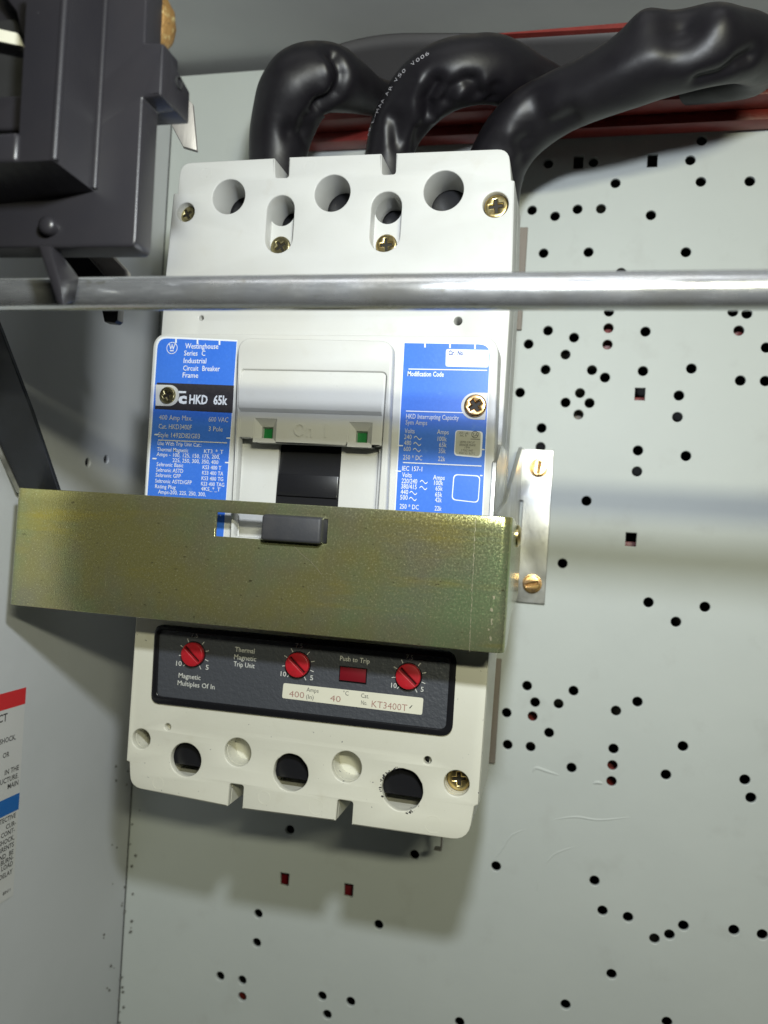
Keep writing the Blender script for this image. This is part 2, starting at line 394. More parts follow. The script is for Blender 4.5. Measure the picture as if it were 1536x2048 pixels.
for k in range(46):
    z = random.uniform(-0.30, -0.135); 
    if random.random() < .5: c = (wall_x(z)+random.uniform(0, .006)**1.0, -0.0002, z)
    else: c = (wall_x(z)+.0002, -random.uniform(0.0, .02)**1.0, z)
    add(bm, sphere(c, random.uniform(.0003, .0009), 1))
o = obj('weld_spatter', bm, M['spatter'], panel); o['kind'] = 'stuff'

# left wall with two small holes (built in the YZ plane)
bm = plate([(-0.174, -.5), (-0.0001, -.5), (-0.0001, .245), (-0.174, .245)],
           [circ((PW(x, y).y, PW(x, y).z), 0.0024, 18) for x, y in ((176, 925), (213, 919))], 0, 0.002)
for v in bm.verts:
    yy, d, z = v.co.x, v.co.y, v.co.z
    v.co = (wall_x(z) - d, yy, z)
wall = struct(obj('side_wall', bm, M['wall'], smooth=0))
bm = box(bmesh.new(), (-.15, -.12, .2350), (.45, .03, .2370))
struct(obj('ceiling', bm, M['ceiling'], smooth=0))
bm = box(bmesh.new(), (-.16, .034, -.5), (.46, .036, .24))
struct(obj('back_void', bm, M['void'], smooth=0))  # near-black sheet stands in for the shade behind the panel

# red supports seen through the holes behind the panel
def red_support(x, y, wpx, hpx, label, name='red_support_block', m='redbar'):
    a = P(x-wpx, y+hpx, .010); b = P(x+wpx, y-hpx, .010)
    bm = box(bmesh.new(), (a.x, .010, a.z), (b.x, .015, b.z)); bevel_bm(bm, .0004)
    return tag(obj(name, bm, M[m], origin=((a.x+b.x)/2, .004, a.z)), label, 'support block')
red_support(1483, 249, 20, 14, 'red block behind the topmost panel hole at the upper right, below the red bar')
red_support(1216, 673, 14, 32, 'red block behind two stacked panel holes just below the steel rod')
red_support(1478, 661, 14, 14, 'red block behind one panel hole near the right edge, below the steel rod')
red_support(1065, 1434, 10, 12, 'small red block behind a panel hole beside the lower brown strip')
red_support(1224, 1548, 14, 32, 'red block behind two stacked panel holes in the lower right field of holes')
red_support(1280, 803, 24, 8, 'red strip end behind the bottom of the square hole above the rod shadow')
red_support(1262, 1094, 24, 9, 'red strip end behind the bottom of the square hole inside the rod shadow')
red_support(633, 1786, 110, 8, 'long red strip behind the two square holes below the breaker', m='darkred')
red_support(484, 1996, 12, 10, 'small red block behind the lowest hole of a stacked pair at bottom left')
red_support(1157, 831, 9, 11, 'small brown block behind the lowest of four holes in a diamond', 'brown_support_block', 'brown')

# ------------------------------------------------------------------ circuit breaker
BR = root('circuit_breaker', (0, 0, -0.13), 'large cream three pole circuit breaker with blue labels, on the perforated grey panel', 'circuit breaker')
YF = -0.100; YM = -0.112; YE = -0.117
def q(x, y, Y=YF): return xz(x, y, Y)
PXM = 0.30/1596                       # metres per photo pixel on the front face
# outline of the cover, followed round the notches
up = [q(330, 560), q(347, 386), q(355, 387), q(361, 326)]
top = [q(549, 316), q(550.5, 355), q(577, 355), q(578, 314), q(763, 307), q(764, 349), q(791, 348), q(792, 306)]
rt = [q(1018, 297), q(1022.5, 360), q(1029, 361), q(1024, 560)]
xl = P(322, 655, YF).x; xr = P(1018, 655, YF).x
zsplit = P(640, 1096, YF).z
upper_out = rpoly([(xl, zsplit)] + up + top + rt + [(xr, zsplit)], [0, 0, .0004, .0004, .0052] + [.0003, .0012, .0012, .0003]*2 + [.0052, .0004, .0004, 0, 0])
uh = [circ(q(457, 393), .0072, 40), circ(q(664.5, 386), .0074, 40), circ(q(887, 381), .0078, 40),
      circ(q(371, 424), .0040, 28), circ(q(991, 409), .0049, 28),
      obround((q(559, 448)[0], q(559, 448)[1]), .0059, .0118), obround(q(771, 443), .0061, .0119),
      circ(q(402, 636), .0011, 14), circ(q(916, 642), .0016, 16)]
T1 = 0.018
def cav(x, y, hx, hz):
    c = q(x, y); return rect(c[0]-hx, c[1]-hz, c[0]+hx, c[1]+hz)
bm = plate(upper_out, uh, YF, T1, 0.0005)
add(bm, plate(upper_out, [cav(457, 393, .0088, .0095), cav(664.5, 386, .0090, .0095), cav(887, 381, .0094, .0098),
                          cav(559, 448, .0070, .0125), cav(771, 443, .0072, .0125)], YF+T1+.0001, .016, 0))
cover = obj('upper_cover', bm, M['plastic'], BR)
# cross walls inside the two obround pockets (deep floor with a hole, screw sits on it)
for nm, x, y, sx, sy in (('pocket_floor', 559, 448, 559, 492), ('pocket_floor', 771, 443, 773, 489)):
    c = q(x, y); Yp = YF+.006
    obj('dark_infill', box(bmesh.new(), (c[0]-.0068, -.0800, c[1]-.0122), (c[0]+.0069, -.068, c[1]+.0122)), M['black'], BR, smooth=0)  # black block stands in for the shade down the pocket
    h = P(x+6, y-22, Yp)
    bm = plate(obround(c, .00605, .0119), [circ((h.x, h.z), .0055, 30)], Yp, .009)
    obj(nm, bm, M['plastic'], BR)
def phillips(name, c, Y, r, m, parent, rot=0.3, thick=.0016, dome=.0006, L_=.55, W_=.13, label=None, recess='recess'):
    bm = plate(circ(c, r, 28), [cross(c, r*L_, r*W_, rot)], Y, thick, dome)
    add(bm, plate(circ(c, r*.9, 20), [], Y+thick*.5, thick*.45), 1)
    return obj(name, bm, [M[m], M[recess]], parent, label=label)
a = P(560, 492, YF+.004); phillips('pocket_screw', (a.x, a.z), YF+.0040, .0042, 'dimscrew', BR, .6)
a = P(772, 489, YF+.004); phillips('pocket_screw', (a.x, a.z), YF+.0040, .0043, 'brass', BR, .1)
a = P(374, 428, YF+.004); phillips('cover_screw', (a.x, a.z), YF+.0040, .0038, 'dimscrew', BR, .5)
a = P(992, 412, YF+.0015); phillips('cover_screw', (a.x, a.z), YF+.0015, .0045, 'brass', BR, .15, label='bright yellow screw at top right of the breaker')
# lower cover
ll = [q(252.5, 1522), q(258.5, 1524), q(260, 1574)]
bot = [q(455, 1613), q(459, 1567), q(487, 1571), q(484, 1618), q(671, 1642), q(675, 1599), q(706, 1604), q(703, 1650)]
lr = [q(936, 1683), q(948, 1614), q(956, 1610)]
zl = P(640, 1100, YF).z
xl2 = P(281, 1100, YF).x; xr2 = P(993, 1100, YF).x
lower_out = rpoly([(xl2, zl)] + ll + bot + lr + [(xr2, zl)], [0, .0004, .0004, .0060] + [.0003, .0012, .0012, .0003]*2 + [.0072, .0004, .0004, 0])
big = [(371, 1520, .0068), (581, 1546, .0073), (804, 1580, .0080)]
blind = [(475, 1505, .0057), (693, 1534, .0060)]
cs = [(282, 1478, .0041), (913, 1567, .0048)]
tiny = [(335, 1454, .0014), (855, 1521, .0015)]
T2 = 0.0032
def chipped(c, r, n=44):
    pts = []
    for i in range(n):
        a = 2*PI*i/n; j = 1 + .018*noise.noise(Vector((math.cos(a)*3, math.sin(a)*3, r*900)))*2 + random.uniform(-.006, .006)
        pts.append((c[0]+r*j*math.cos(a), c[1]+r*j*math.sin(a)))
    return pts
lh = [chipped(q(x, y), r) if r > .0068 else circ(q(x, y), r, 40) for x, y, r in big] + [circ(q(x, y), r, 36) for x, y, r in blind+cs] + [circ(q(x, y), r, 16) for x, y, r in tiny]
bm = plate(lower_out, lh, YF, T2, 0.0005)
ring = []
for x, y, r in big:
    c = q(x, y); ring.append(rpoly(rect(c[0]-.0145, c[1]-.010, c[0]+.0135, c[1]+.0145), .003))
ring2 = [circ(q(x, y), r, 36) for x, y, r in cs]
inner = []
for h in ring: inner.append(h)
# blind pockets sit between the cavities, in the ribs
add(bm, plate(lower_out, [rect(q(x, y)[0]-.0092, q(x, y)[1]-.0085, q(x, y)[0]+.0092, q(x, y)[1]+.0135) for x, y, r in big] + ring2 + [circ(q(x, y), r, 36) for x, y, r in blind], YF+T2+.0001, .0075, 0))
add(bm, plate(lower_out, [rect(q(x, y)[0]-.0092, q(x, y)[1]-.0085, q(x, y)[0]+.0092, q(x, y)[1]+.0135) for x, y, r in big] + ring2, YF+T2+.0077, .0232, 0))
lower = obj('lower_cover', bm, M['plastic_dirty_lightened'], BR, label='yellowed cream lower cover, colour lightened against lamp falloff, with dark specks around the holes')
a = P(918, 1558, YF+.006); phillips('cover_screw', (a.x, a.z), YF+.0060, .0046, 'brass', BR, .1)
a = P(286, 1470, YF+.016); phillips('cover_screw', (a.x, a.z), YF+.0160, .0036, 'dimscrew', BR, .1)
# faint ejector rings on the covers
for x, y, r in ((316, 1566, .0025), (632, 1614, .0031), (528, 1595, .0026), (866, 1649, .0033), (412, 348, .0026), (619, 334, .0026)):
    c = q(x, y); obj('ejector_mark', plate(circ(c, r, 28), [circ(c, r-.00022, 28)], YF-.00006, .0001), M['plastic'] if y < 1000 else M['plastic_dirty_lightened'], BR)
# black smears on the rim of the right lower hole
c = q(804, 1580); bm = bmesh.new()
for k in range(46):
    a = random.choice([random.uniform(2.6, 3.5), random.uniform(2.2, 3.6), random.uniform(-1.5, -.6), random.uniform(1.7, 2.6)])
    rr = .0080 + random.uniform(.0001, .0009); s = random.uniform(.00008, .0004)
    x_, z_ = c[0]+rr*math.cos(a), c[1]+rr*math.sin(a)
    pts = [(x_+s*random.uniform(.5, 1.4)*math.cos(a+PI/2+t)*1.3, YF-.00006-k*1e-7, z_+s*random.uniform(.5, 1.4)*math.sin(a+PI/2+t)) for t in (0, 1.2, 2.2, 3.2, 4.4, 5.3)]
    quad(bm, pts)
obj('scuff_mark', bm, M['blackprint'], BR, smooth=0)
# base moulding behind the covers (tapers towards the panel)
bt, bb = P(640, 330, YF).z - .001, P(600, 1610, YF).z + .003
def ringpts(x0, x1, z0, z1, Y): return [(x0, Y, z0), (x1, Y, z0), (x1, Y, z1), (x0, Y, z1)]
bm = hexa(ringpts(-.0690, .0690, bb+.008, bt-.008, -.0655) + ringpts(-.0665, .0665, bb+.012, bt-.014, -.0030))
for z in (.055, -.12, -.065, .105, .02):
    add(bm, lathe([(.0016, 0), (.0016, .0007)], (.0688, -.058, z), 14, 'X'), 1)
obj('base', bm, [M['base_plastic'], M['sheet']], BR, smooth=20)
bm = box(bmesh.new(), (.0692, -.0990, -.110), (.0702, -.0985, .100))
box(bm, (.0690, -.0850, -.118), (.0705, -.0830, .108))
obj('seam_strip', bm, M['base_plastic'], BR, smooth=0)
# black infill blocks: shade of the cavities put into solid colour
for x, y in ((457, 393), (664, 386), (887, 381)):
    c = q(x, y); obj('dark_infill', box(bmesh.new(), (c[0]-.0085, -.0812, c[1]-.0092), (c[0]+.0087, -.068, c[1]+.0092)), M['black'], BR, smooth=0)
for x, y in ((371, 1520), (581, 1546), (804, 1580)):
    c = q(x, y); obj('dark_infill', box(bmesh.new(), (c[0]-.0091, -.0955, c[1]-.0034), (c[0]+.0091, -.068, c[1]+.0133)), M['black'], BR, smooth=0)

# middle raised face
fo = rpoly([q(281, 1105, YM), q(307, 667, YM), q(998, 672, YM), q(981, 1105, YM)], [0, .0062, .0072, 0], 8)
xm0, xm1 = P(483, 742, YM).x, P(770, 742, YM).x
xa, xb = P(486, 744, YM).x+.0006, P(771, 744, YM).x-.0006
zt, zb = P(640, 745, YM).z, P(640, 1100, YM).z + .003
bm = plate(fo, [rect(xa, zb, xb, zt-.004), circ(q(337, 791, YM), .0034, 26), circ(q(951, 812, YM), .0042, 26)], YM, .0119, .0006)
obj('face_cover', bm, M['plastic'], BR)
# escutcheon frame
eo = rpoly([q(461, 1110, YE), q(476, 675, YE), q(787, 681, YE), q(768, 1115, YE)], [0, .0055, .0055, 0], 8)
ei = rpoly([(P(468, 985, YE).x+.0008, zb), (P(483, 742, YE).x, P(630, 742, YE).z), (P(773, 744, YE).x, P(630, 742, YE).z), (P(760, 985, YE).x-.0006, zb)], [0, .0008, .0022, 0])
bm = plate(eo, [ei], YE, .0049, .0009)
# drafted skirt around the escutcheon
obj('escutcheon_frame', bm, M['plastic'], BR)
# hood with the two windows
YH = YE + .0010
z885 = P(640, 889, YH).z; z738 = P(630, 742, YH).z
x0h, x1h = P(480, 780, YH).x, P(770, 780, YH).x
w1, w2 = (530, 860.5), (720, 869)
def ps(c, s): return rect(c[0]-s, c[1]-s, c[0]+s, c[1]+s)
w1c, w2c = q(*w1, YH), q(*w2, YH)
lip = [(x0h, z738), (x0h, z885+.0016), (q(500, 880, YH)[0], z885+.0016), (q(503, 880, YH)[0], z885+.0012), (q(546, 880, YH)[0], z885+.0012), (q(550, 880, YH)[0], z885),
       (q(690, 880, YH)[0], z885), (q(694, 880, YH)[0], z885+.0010), (q(738, 880, YH)[0], z885+.0010), (q(742, 880, YH)[0], z885+.0004), (x1h, z885+.0004), (x1h, z738)]
bm = plate(lip, [ps(w1c, .0044), ps(w2c, .0044)], YH, .0058, .0003)
# bowed upper part, from the top line of the recess to the window band
z820 = P(640, 828, YH).z
rows = 12; prev = None
for i in range(rows+1):
    t = i/rows; z = z738-.0002 + (z820-z738+.0002)*t
    y = YH - .00004 - .0016*math.sin(min(t*1.0, 1)*PI*.62)*(1 if t < .86 else max(0, (1-t)/.14)**.5)
    row = [bm.verts.new((x, y, z)) for x in (x0h+.0005, x1h-.0005)]
    if prev: bm.faces.new((prev[0], prev[1], row[1], row[0]))
    prev = row
def funnel(c, s0, s1, Ya, Yb):
    b = bmesh.new(); A = [b.verts.new((x, Ya, z)) for x, z in ps(c, s0)]; B = [b.verts.new((x, Yb, z)) for x, z in ps((c[0], c[1]-.0006), s1)]
    for i in range(4): b.faces.new((A[i], A[(i+1) % 4], B[(i+1) % 4], B[i]))
    return b
for c in (w1c, w2c):
    add(bm, funnel(c, .0044, .0022, YH+.0003, YH+.0026)); add(bm, funnel((c[0], c[1]-.0006), .0022, .0022, YH+.0026, YH+.0052))
obj('escutcheon_hood', bm, M['plastic'], BR, smooth=25)
for c in (w1c, w2c):
    bm = box(bmesh.new(), (c[0]-.0030, YH+.0048, c[1]-.004), (c[0]+.0034, YH+.0053, c[1]+.003)); obj('status_flag', bm, M['green'], BR, smooth=0)
# embossed lettering on the hood
bm = bmesh.new()
cu = [('On', 586, 872, 624, 27), ('I', 648, 874, 652, 27)]
for s, x, y, x2, h in cu:
    for d in range(3): T(bm, s, x, y, x2, h, YH-.00013*(d+1), .02-.006*d)
obj('embossed_lettering', bm, M['plastic'], BR, smooth=0)
# recess floor beside the handle
YR = -.1085
hx0, hx1 = P(556, 930, YR).x, P(681, 930, YR).x
bm = plate(rect(xa-.001, zb-.002, xb+.001, zt), [rect(hx0, zb+.001, hx1, z885+.002)], YR, .002, .0002)
obj('handle_surround', bm, M['plastic'], BR)
# black sliding shield with its ridge, and the lever
bm = bmesh.new(); n = 14; zc0, zc1 = z885+.0015, zb
for k in range(n):
    t0, t1 = k/n, (k+1)/n
    za, zb_ = zc0+(zc1-zc0)*t0, zc0+(zc1-zc0)*t1
    ya, yb = YR+.0035-.0034*math.sin(PI*t0*.85), YR+.0035-.0034*math.sin(PI*t1*.85)
    quad(bm, [(hx0-.0001, ya, za), (hx1+.0001, ya, za), (hx1+.0001, yb, zb_), (hx0-.0001, yb, zb_)])
bmesh.ops.remove_doubles(bm, verts=bm.verts, dist=1e-7)
zr = P(620, 950, YR).z
box(bm, (hx0+.0008, YR-.0010, zr-.0045-.004), (hx1-.0003, YR+.003, zr)); 
bevel_bm(bm, .0003)
shield = obj('handle_shield', bm, M['black'], BR)
YL = -.1290
a = P(520, 1083, YL); b = P(643, 1036, YL)
bm = hexa([(a.x, YL, a.z+.0006), (b.x, YL, a.z+.0006), (b.x, YL, b.z), (a.x, YL, b.z),
           (a.x-.0008, YR, a.z-.0004), (b.x+.0008, YR, a.z-.0004), (b.x+.0008, YR, b.z+.0015), (a.x-.0008, YR, b.z+.0015)])
bevel_bm(bm, .0011, 3)
obj('toggle_handle', bm, M['handle'], BR, smooth=40)

# ---------- left label
def lay(n): return YM - .00005 - .00006*n
def label_poly(bm, pts, n, mat_, r=0):
    Y = lay(n); p = [P(x, y, Y) for x, y in pts]; p2 = [(v.x, v.z) for v in p]
    if r: p2 = rpoly(p2, r)
    quad(bm, [(x, Y, z) for x, z in ccw(p2)][::1], mat_)
LM = [M['blue'], M['blackprint'], M['white'], M['greyprint'], M['blueink'], M['seal'], M['darkink'], M['plastic']]
bm = bmesh.new()
label_poly(bm, [(285, 1090), (313, 672), (475, 680), (446, 1100)], 0, 2, [0, .0042, 0, 0])
label_poly(bm, [(288, 1089), (316, 676), (473.5, 683), (445, 1099)], 1, 0, [0, .0040, 0, 0])
label_poly(bm, [(314, 765), (468, 771), (465, 826), (310, 818)], 2, 1)
# cream patch round the screw
cpt = P(339, 791, lay(3)); 
pp = [(P(311, 813, lay(3)).x, cpt.z-.0042)] + [(cpt.x+.0042*math.cos(-PI/2+PI*i/14), cpt.z+.0042*math.sin(-PI/2+PI*i/14)) for i in range(15)] + [(P(311, 770, lay(3)).x, cpt.z+.0042)]
quad(bm, [(x, lay(3), z) for x, z in pp], 7)
for x, y in ((352, 678), (395, 680), (439, 682)): quad(bm, [tuple(P(x+i, y+j, lay(3))) for i, j in ((-1.6, 8), (1.6, 8), (1.6, -3), (-1.6, -3))], 2)
for x, y in ((312, 869), (456, 876), (308, 917), (453, 925)): L(bm, x-3, y, x+5, 2.6, lay(3), 2)
Yt = lay(4)
for s, x, y, x2, h in (('Westinghouse', 370, 697, 436, 10.5), ('Series  C', 368, 711, 410, 10), ('Industrial', 367, 726, 412, 10), ('Circuit  Breaker', 366, 741, 439, 10), ('Frame', 365, 755, 396, 10)):
    T(bm, s, x, y, x2, h, Yt, .014, 2)
T(bm, 'HKD  65k', 378, 807, 454, 17, Yt, .03, 2)
T(bm, 'c', 356, 806, 373, 20, Yt, .05, 2); L(bm, 357, 784, 372, 4, Yt, 2)
for s, x, y, x2, h in (('400 Amp Max.', 318, 839, 384, 9.5), ('600 VAC', 417, 843, 456, 9.5), ('Cat. HKD3400F', 317, 857, 383, 9.5), ('3 Pole', 417, 862, 445, 9.5), ('Style 1492D82G03', 316, 874, 399, 9.5)):
    T(bm, s, x, y, x2, h, Yt, .0, 3)
L(bm, 316, 880, 454, 1.8, Yt, 3)
for s, x, y, x2, h in (('Use With Trip Unit Cat.:', 315, 890, 402, 7.6), ('Thermal Magnetic', 314, 902, 376, 7.6), ('KT3_*_T', 408, 906, 446, 7.6), ('Amps - 100, 125, 150, 175, 200,', 313, 912, 439, 7.6),
                       ('225, 250, 300, 350, 400', 345, 924, 436, 7.6), ('Seltronic Basic', 313, 932, 366, 7.6), ('KS3 400 T', 405, 938, 442, 7.6), ('Seltronic ASTD', 312, 943, 366, 7.6), ('KS3 400 TA', 404, 949, 446, 7.6),
                       ('Seltronic GFP', 311, 953.5, 361, 7.6), ('KS3 400 TG', 403, 960, 446, 7.6), ('Seltronic ASTD/GFP', 310, 965, 383, 7.6), ('KS3 400 TAG', 402, 971, 448, 7.6), ('Rating Plug', 310, 976, 351, 7.6),
                       ('4KS_*_T', 402, 981, 440, 7.6), ('Amps-200, 225, 250, 300,', 316, 987, 411, 7.6), ('* *', 434, 1036, 442, 7)):
    T(bm, s, x, y, x2, h, Yt, .006, 2)
# round W emblem
c = P(344, 696, Yt); r = .0024
def ringq(bm, c, r, wd, Y, m, n=28):
    for i in range(n):
        a0, a1 = 2*PI*i/n, 2*PI*(i+1)/n
        quad(bm, [(c.x+rr*math.cos(a), Y, c.z+rr*math.sin(a)) for rr, a in ((r-wd, a0), (r, a0), (r, a1), (r-wd, a1))], m)
ringq(bm, c, r, .00025, Yt, 2)
put_text(bm, 'W', (c.x-.0013, Yt, c.z-.0006), (1, 0, 0), (0, 0, 1), .0026, .0019, .02, 2)
quad(bm, [(c.x-.0008, Yt, c.z-.0013), (c.x+.0008, Yt, c.z-.0013), (c.x+.0008, Yt, c.z-.0009), (c.x-.0008, Yt, c.z-.0009)], 2)
for dx in (-.0012, 0, .0012): 
    pc = Vector((c.x+dx, Yt, c.z+.00135)); quad(bm, [(pc.x+.0003*math.cos(2*PI*i/8), Yt, pc.z+.0003*math.sin(2*PI*i/8)) for i in range(8)], 2)
ringq(bm, P(337, 791, lay(5)), .0039, .0008, lay(5), 7)
obj('rating_label', bm, LM, BR, smooth=0, label='blue and black rating label with white print, left of the handle')
# ---------- right label
bm = bmesh.new()
label_poly(bm, [(784, 1115), (807, 683), (982, 686), (962, 1115)], 0, 2, [0, 0, .0045, 0])
label_poly(bm, [(786, 1114), (809, 686), (980.5, 689), (960, 1114)], 1, 0, [0, 0, .0042, 0])
for x, y in ((850, 689), (900, 690), (950, 692)): quad(bm, [tuple(P(x+i, y+j, lay(3))) for i, j in ((-1.6, 6), (1.6, 6), (1.6, -5), (-1.6, -5))], 2)
label_poly(bm, [(891, 733), (892, 698), (978, 700), (977, 735)], 2, 2, .0008)
cpt = P(949, 812, lay(3)); R_ = .0049
pp = [(P(974, 812, lay(3)).x, cpt.z+R_)] + [(cpt.x+R_*math.cos(PI/2+PI*i/16), cpt.z+R_*math.sin(PI/2+PI*i/16)) for i in range(17)] + [(P(972, 812, lay(3)).x, cpt.z-R_)]
quad(bm, [(x, lay(3), z) for x, z in pp][::-1], 7)
T(bm, 'Cir.  No.', 897, 710, 927, 9, Yt, .03, 4)
L(bm, 817, 738, 974, 2, Yt, 2); L(bm, 812, 822, 926, 2, Yt, 2); L(bm, 806, 925, 963, 2, Yt, 2)
T(bm, 'Modification Code', 815, 752, 887, 9.5, Yt, .02, 2)
T(bm, 'HKD Interrupting Capacity', 812, 837, 917, 9.5, Yt, .012, 2); T(bm, 'Sym Amps', 811, 849, 854, 9.5, Yt, .004, 3)
def tilde(bm, x, y, wd=15, m=2):
    n = 10; Y = Yt
    pts = []
    for i in range(n+1):
        t = i/n; pts.append((x+wd*t, y - 3.2*math.sin(2*PI*t)))
    for (xa_, ya_), (xb_, yb_) in zip(pts, pts[1:]):
        quad(bm, [tuple(P(xa_, ya_+1, Y)), tuple(P(xb_, yb_+1, Y)), tuple(P(xb_, yb_-1, Y)), tuple(P(xa_, ya_-1, Y))], m)
for s, x, y, x2 in (('Volts', 809, 866, 829), ('Amps', 874, 868, 897), ('240', 808, 878, 823), ('480', 808, 890, 822), ('600', 807, 902, 821), ('250 * DC', 806, 919, 844),
                    ('100k', 875, 882, 893), ('65k', 878, 894, 893), ('35k', 877, 906, 891), ('22k', 876, 922, 890)):
    T(bm, s, x, y, x2, 9.2, Yt, .002, 3)
for x, y in ((828, 876), (827, 888), (826, 900)): tilde(bm, x, y, 15, 3)
for s, x, y, x2 in (('IEC 157-1', 804, 941, 844), ('Volts', 804, 954, 823), ('Amps', 866, 959, 889), ('220/240', 803, 966, 834), ('380/415', 802, 977, 833), ('440', 801, 988, 816), ('500', 800, 999, 815), ('250 * DC', 799, 1017, 837),
                    ('100k', 868, 970, 886), ('65k', 871, 981, 885), ('65k', 870, 993, 884), ('42k', 870, 1004, 883), ('22k', 869, 1021, 883)):
    T(bm, s, x, y, x2, 9.2, Yt, .010, 2)
for x, y in ((840, 964), (839, 976), (819, 986), (818, 998)): tilde(bm, x, y, 15)
for x, y in ((797, 891), (793, 942), (966, 899), (962, 951)): L(bm, x-2, y, x+9 if x < 900 else x+3, 2.4, lay(3), 2)
label_poly(bm, [(908, 911), (911, 860), (966, 863), (963, 916)], 2, 2, .0013)
label_poly(bm, [(910, 908), (912.5, 861), (962, 864), (959.5, 913)], 3, 5, .0012)
for s, x, y, x2, h in (('UND. LAB.', 918, 868, 937, 4.5), ('INC. R', 920, 873, 933, 4), ('LISTED CIRCUIT', 920, 886, 950, 4.2), ('BREAKER FRAME', 919, 891.5, 951, 4.2), ('17FW', 929, 897, 940, 4.2), ('3 POLE UNIT', 922, 902.5, 946, 4.2), ('ISSUE NO. RJ-2712', 918, 908, 950, 4.2)):
    T(bm, s, x, y, x2, h, Yt, .0, 6)
cc = P(950, 869, Yt); ringq(bm, cc, .0013, .0002, Yt, 6); T(bm, 'SA', 945, 873, 956, 7, Yt, .0, 6)
L(bm, 941, 878, 960, 1, Yt, 6)
c0 = [(905, 1000), (908, 949), (960, 953), (957, 1005)]
label_poly(bm, [(903, 1000), (907, 948), (961, 951), (957, 1006)], 2, 2, .0016)
label_poly(bm, [(905, 998), (909, 950), (959, 953), (955.5, 1004)], 3, 0, .0015)
obj('capacity_label', bm, LM, BR, smooth=0, label='blue interrupting capacity label with white box, right of the handle')
phillips('face_screw', q(337, 791, YM), YM-.0014, .0034, 'dimscrew', BR, .5, label='dull recessed screw in the left label')
phillips('face_screw', q(951, 812, YM), YM-.0015, .0041, 'brass2', BR, .62, thick=.002, L_=.55, W_=.15, label='bright yellow zinc screw beside the right label')

# ---------- trip unit
YT = YF - .0005
TB = plate(rpoly([q(304, 1405), q(312, 1247), q(915, 1303), q(905, 1473)], [.0038, .0044, .0048, .0048], 8),
           [rpoly([q(316, 1391), q(321, 1260), q(901, 1315), q(892, 1458)], [.0022, .0024, .0026, .0026], 8)], YF-.0012, .0011, .0005)
# second, outer step of the bezel
TU = obj('trip_unit', TB, M['bezel'], BR, smooth=40)
bm = plate(rpoly([q(310, 1399), q(317, 1254), q(908, 1309), q(899, 1466)], .002), [], YT, .0004)
obj('trip_plate', bm, M['tripgrey'], TU)
Yq = YT-.00015
bm = bmesh.new()
for s, x, y, x2, h, m in (('Thermal', 470, 1303, 509, 9.5, 1), ('Magnetic', 468, 1318, 512, 9.5, 1), ('Trip Unit', 467, 1332, 509, 9.5, 0), ('Magnetic', 357, 1355, 401, 9.5, 0), ('Multiples Of In', 355, 1370, 429, 9.5, 0), ('Push to Trip', 680, 1321, 739, 9.5, 0)):
    T(bm, s, x, y, x2, h, Yq, .012, m)
knobs = [(388, 1308), (597, 1329), (818, 1352)]
for kx, ky in knobs:
    c = P(kx, ky, Yq); r0, r1 = .0053, .0068
    for d in (-34, 34, -69, 69, -105, 105, -145, 145):
        a = math.radians(90-d-4); u = Vector((math.cos(a), 0, math.sin(a))); v = Vector((-u.z, 0, u.x))*.00014
        quad(bm, [tuple(c+u*r0-v), tuple(c+u*r1-v), tuple(c+u*r1+v), tuple(c+u*r0+v)], 0)
    T(bm, '7.5', kx-6, ky-34, kx+8, 9, Yq, .0, 1)
    T(bm, '10', kx-36, ky+23, kx-25, 9.5, Yq, .012, 0); T(bm, '5', kx+23, ky+31, kx+29, 9.5, Yq, .012, 0)
obj('lettering', bm, [M['greyprint'], M['greyprint']], TU, smooth=0)
for kx, ky in knobs:
    c = P(kx, ky, YT)
    bm = plate(circ((c.x, c.z), .0048, 36), [slotshape((c.x, c.z), .0041, .00055, -.70)], YT-.0022, .0022, .0004)
    add(bm, plate(circ((c.x, c.z), .0044, 24), [], YT-.0008, .0006), 1)
    add(bm, plate(circ((c.x, c.z), .0052, 36), [], YT-.0003, .0003), 2)
    obj('dial', bm, [M['red'], M['redslot'], M['bezel']], TU)
a = P(678, 1361, YT); b = P(735, 1337, YT)
bm = plate(rect(a.x, a.z-.0002, b.x, b.z), [], YT-.0003, .0003); add(bm, plate(rect(a.x+.0004, a.z+.0004, b.x-.0003, b.z-.0003), [], YT-.0010, .0008, .0002), 1)
obj('trip_button', bm, [M['bezel'], M['darkred']], TU)
lp = [(564, 1396), (567, 1366), (847, 1396), (844, 1430)]
Yl = YT-.0001
c = [P(x, y, Yl) for x, y in lp]
bm = plate(rpoly([(v.x, v.z) for v in c], .0008), [], Yl, .00008)
Yw = Yl-.00008
for s, x, y, x2, h, m in (('Amps', 613, 1383, 637, 8.5, 1), ('(In)', 612, 1397, 627, 8.5, 1), ('°C', 686, 1390, 697, 8.5, 1), ('Cat.', 722, 1395, 738, 8.5, 1), ('No.', 722, 1409, 734, 8.5, 1), ('400', 578, 1393, 608, 12, 2), ('40', 660, 1402, 681, 12, 2), ('KT3400T', 743, 1414, 814, 13, 2)):
    T(bm, s, x, y, x2, h, Yw, -.008, m)
quad(bm, [tuple(P(x, y, Yw)) for x, y in ((818, 1416), (824, 1410), (825, 1411), (820, 1417))], 1)
obj('catalogue_strip', bm, [M['cream'], M['darkink'], M['pinkink']], TU, smooth=0)
# small bent tab under the lower right corner
bm = bmesh.new(); a = P(884, 1680, -.03); b = P(880, 1700, -.03)
box(bm, (a.x-.0006, -.03, b.z), (a.x+.0001, -.026, a.z+.006)); box(bm, (a.x-.0035, -.03, b.z-.0006), (a.x, -.026, b.z))
obj('bent_clip', bm, M['greysteel'], BR, smooth=0)

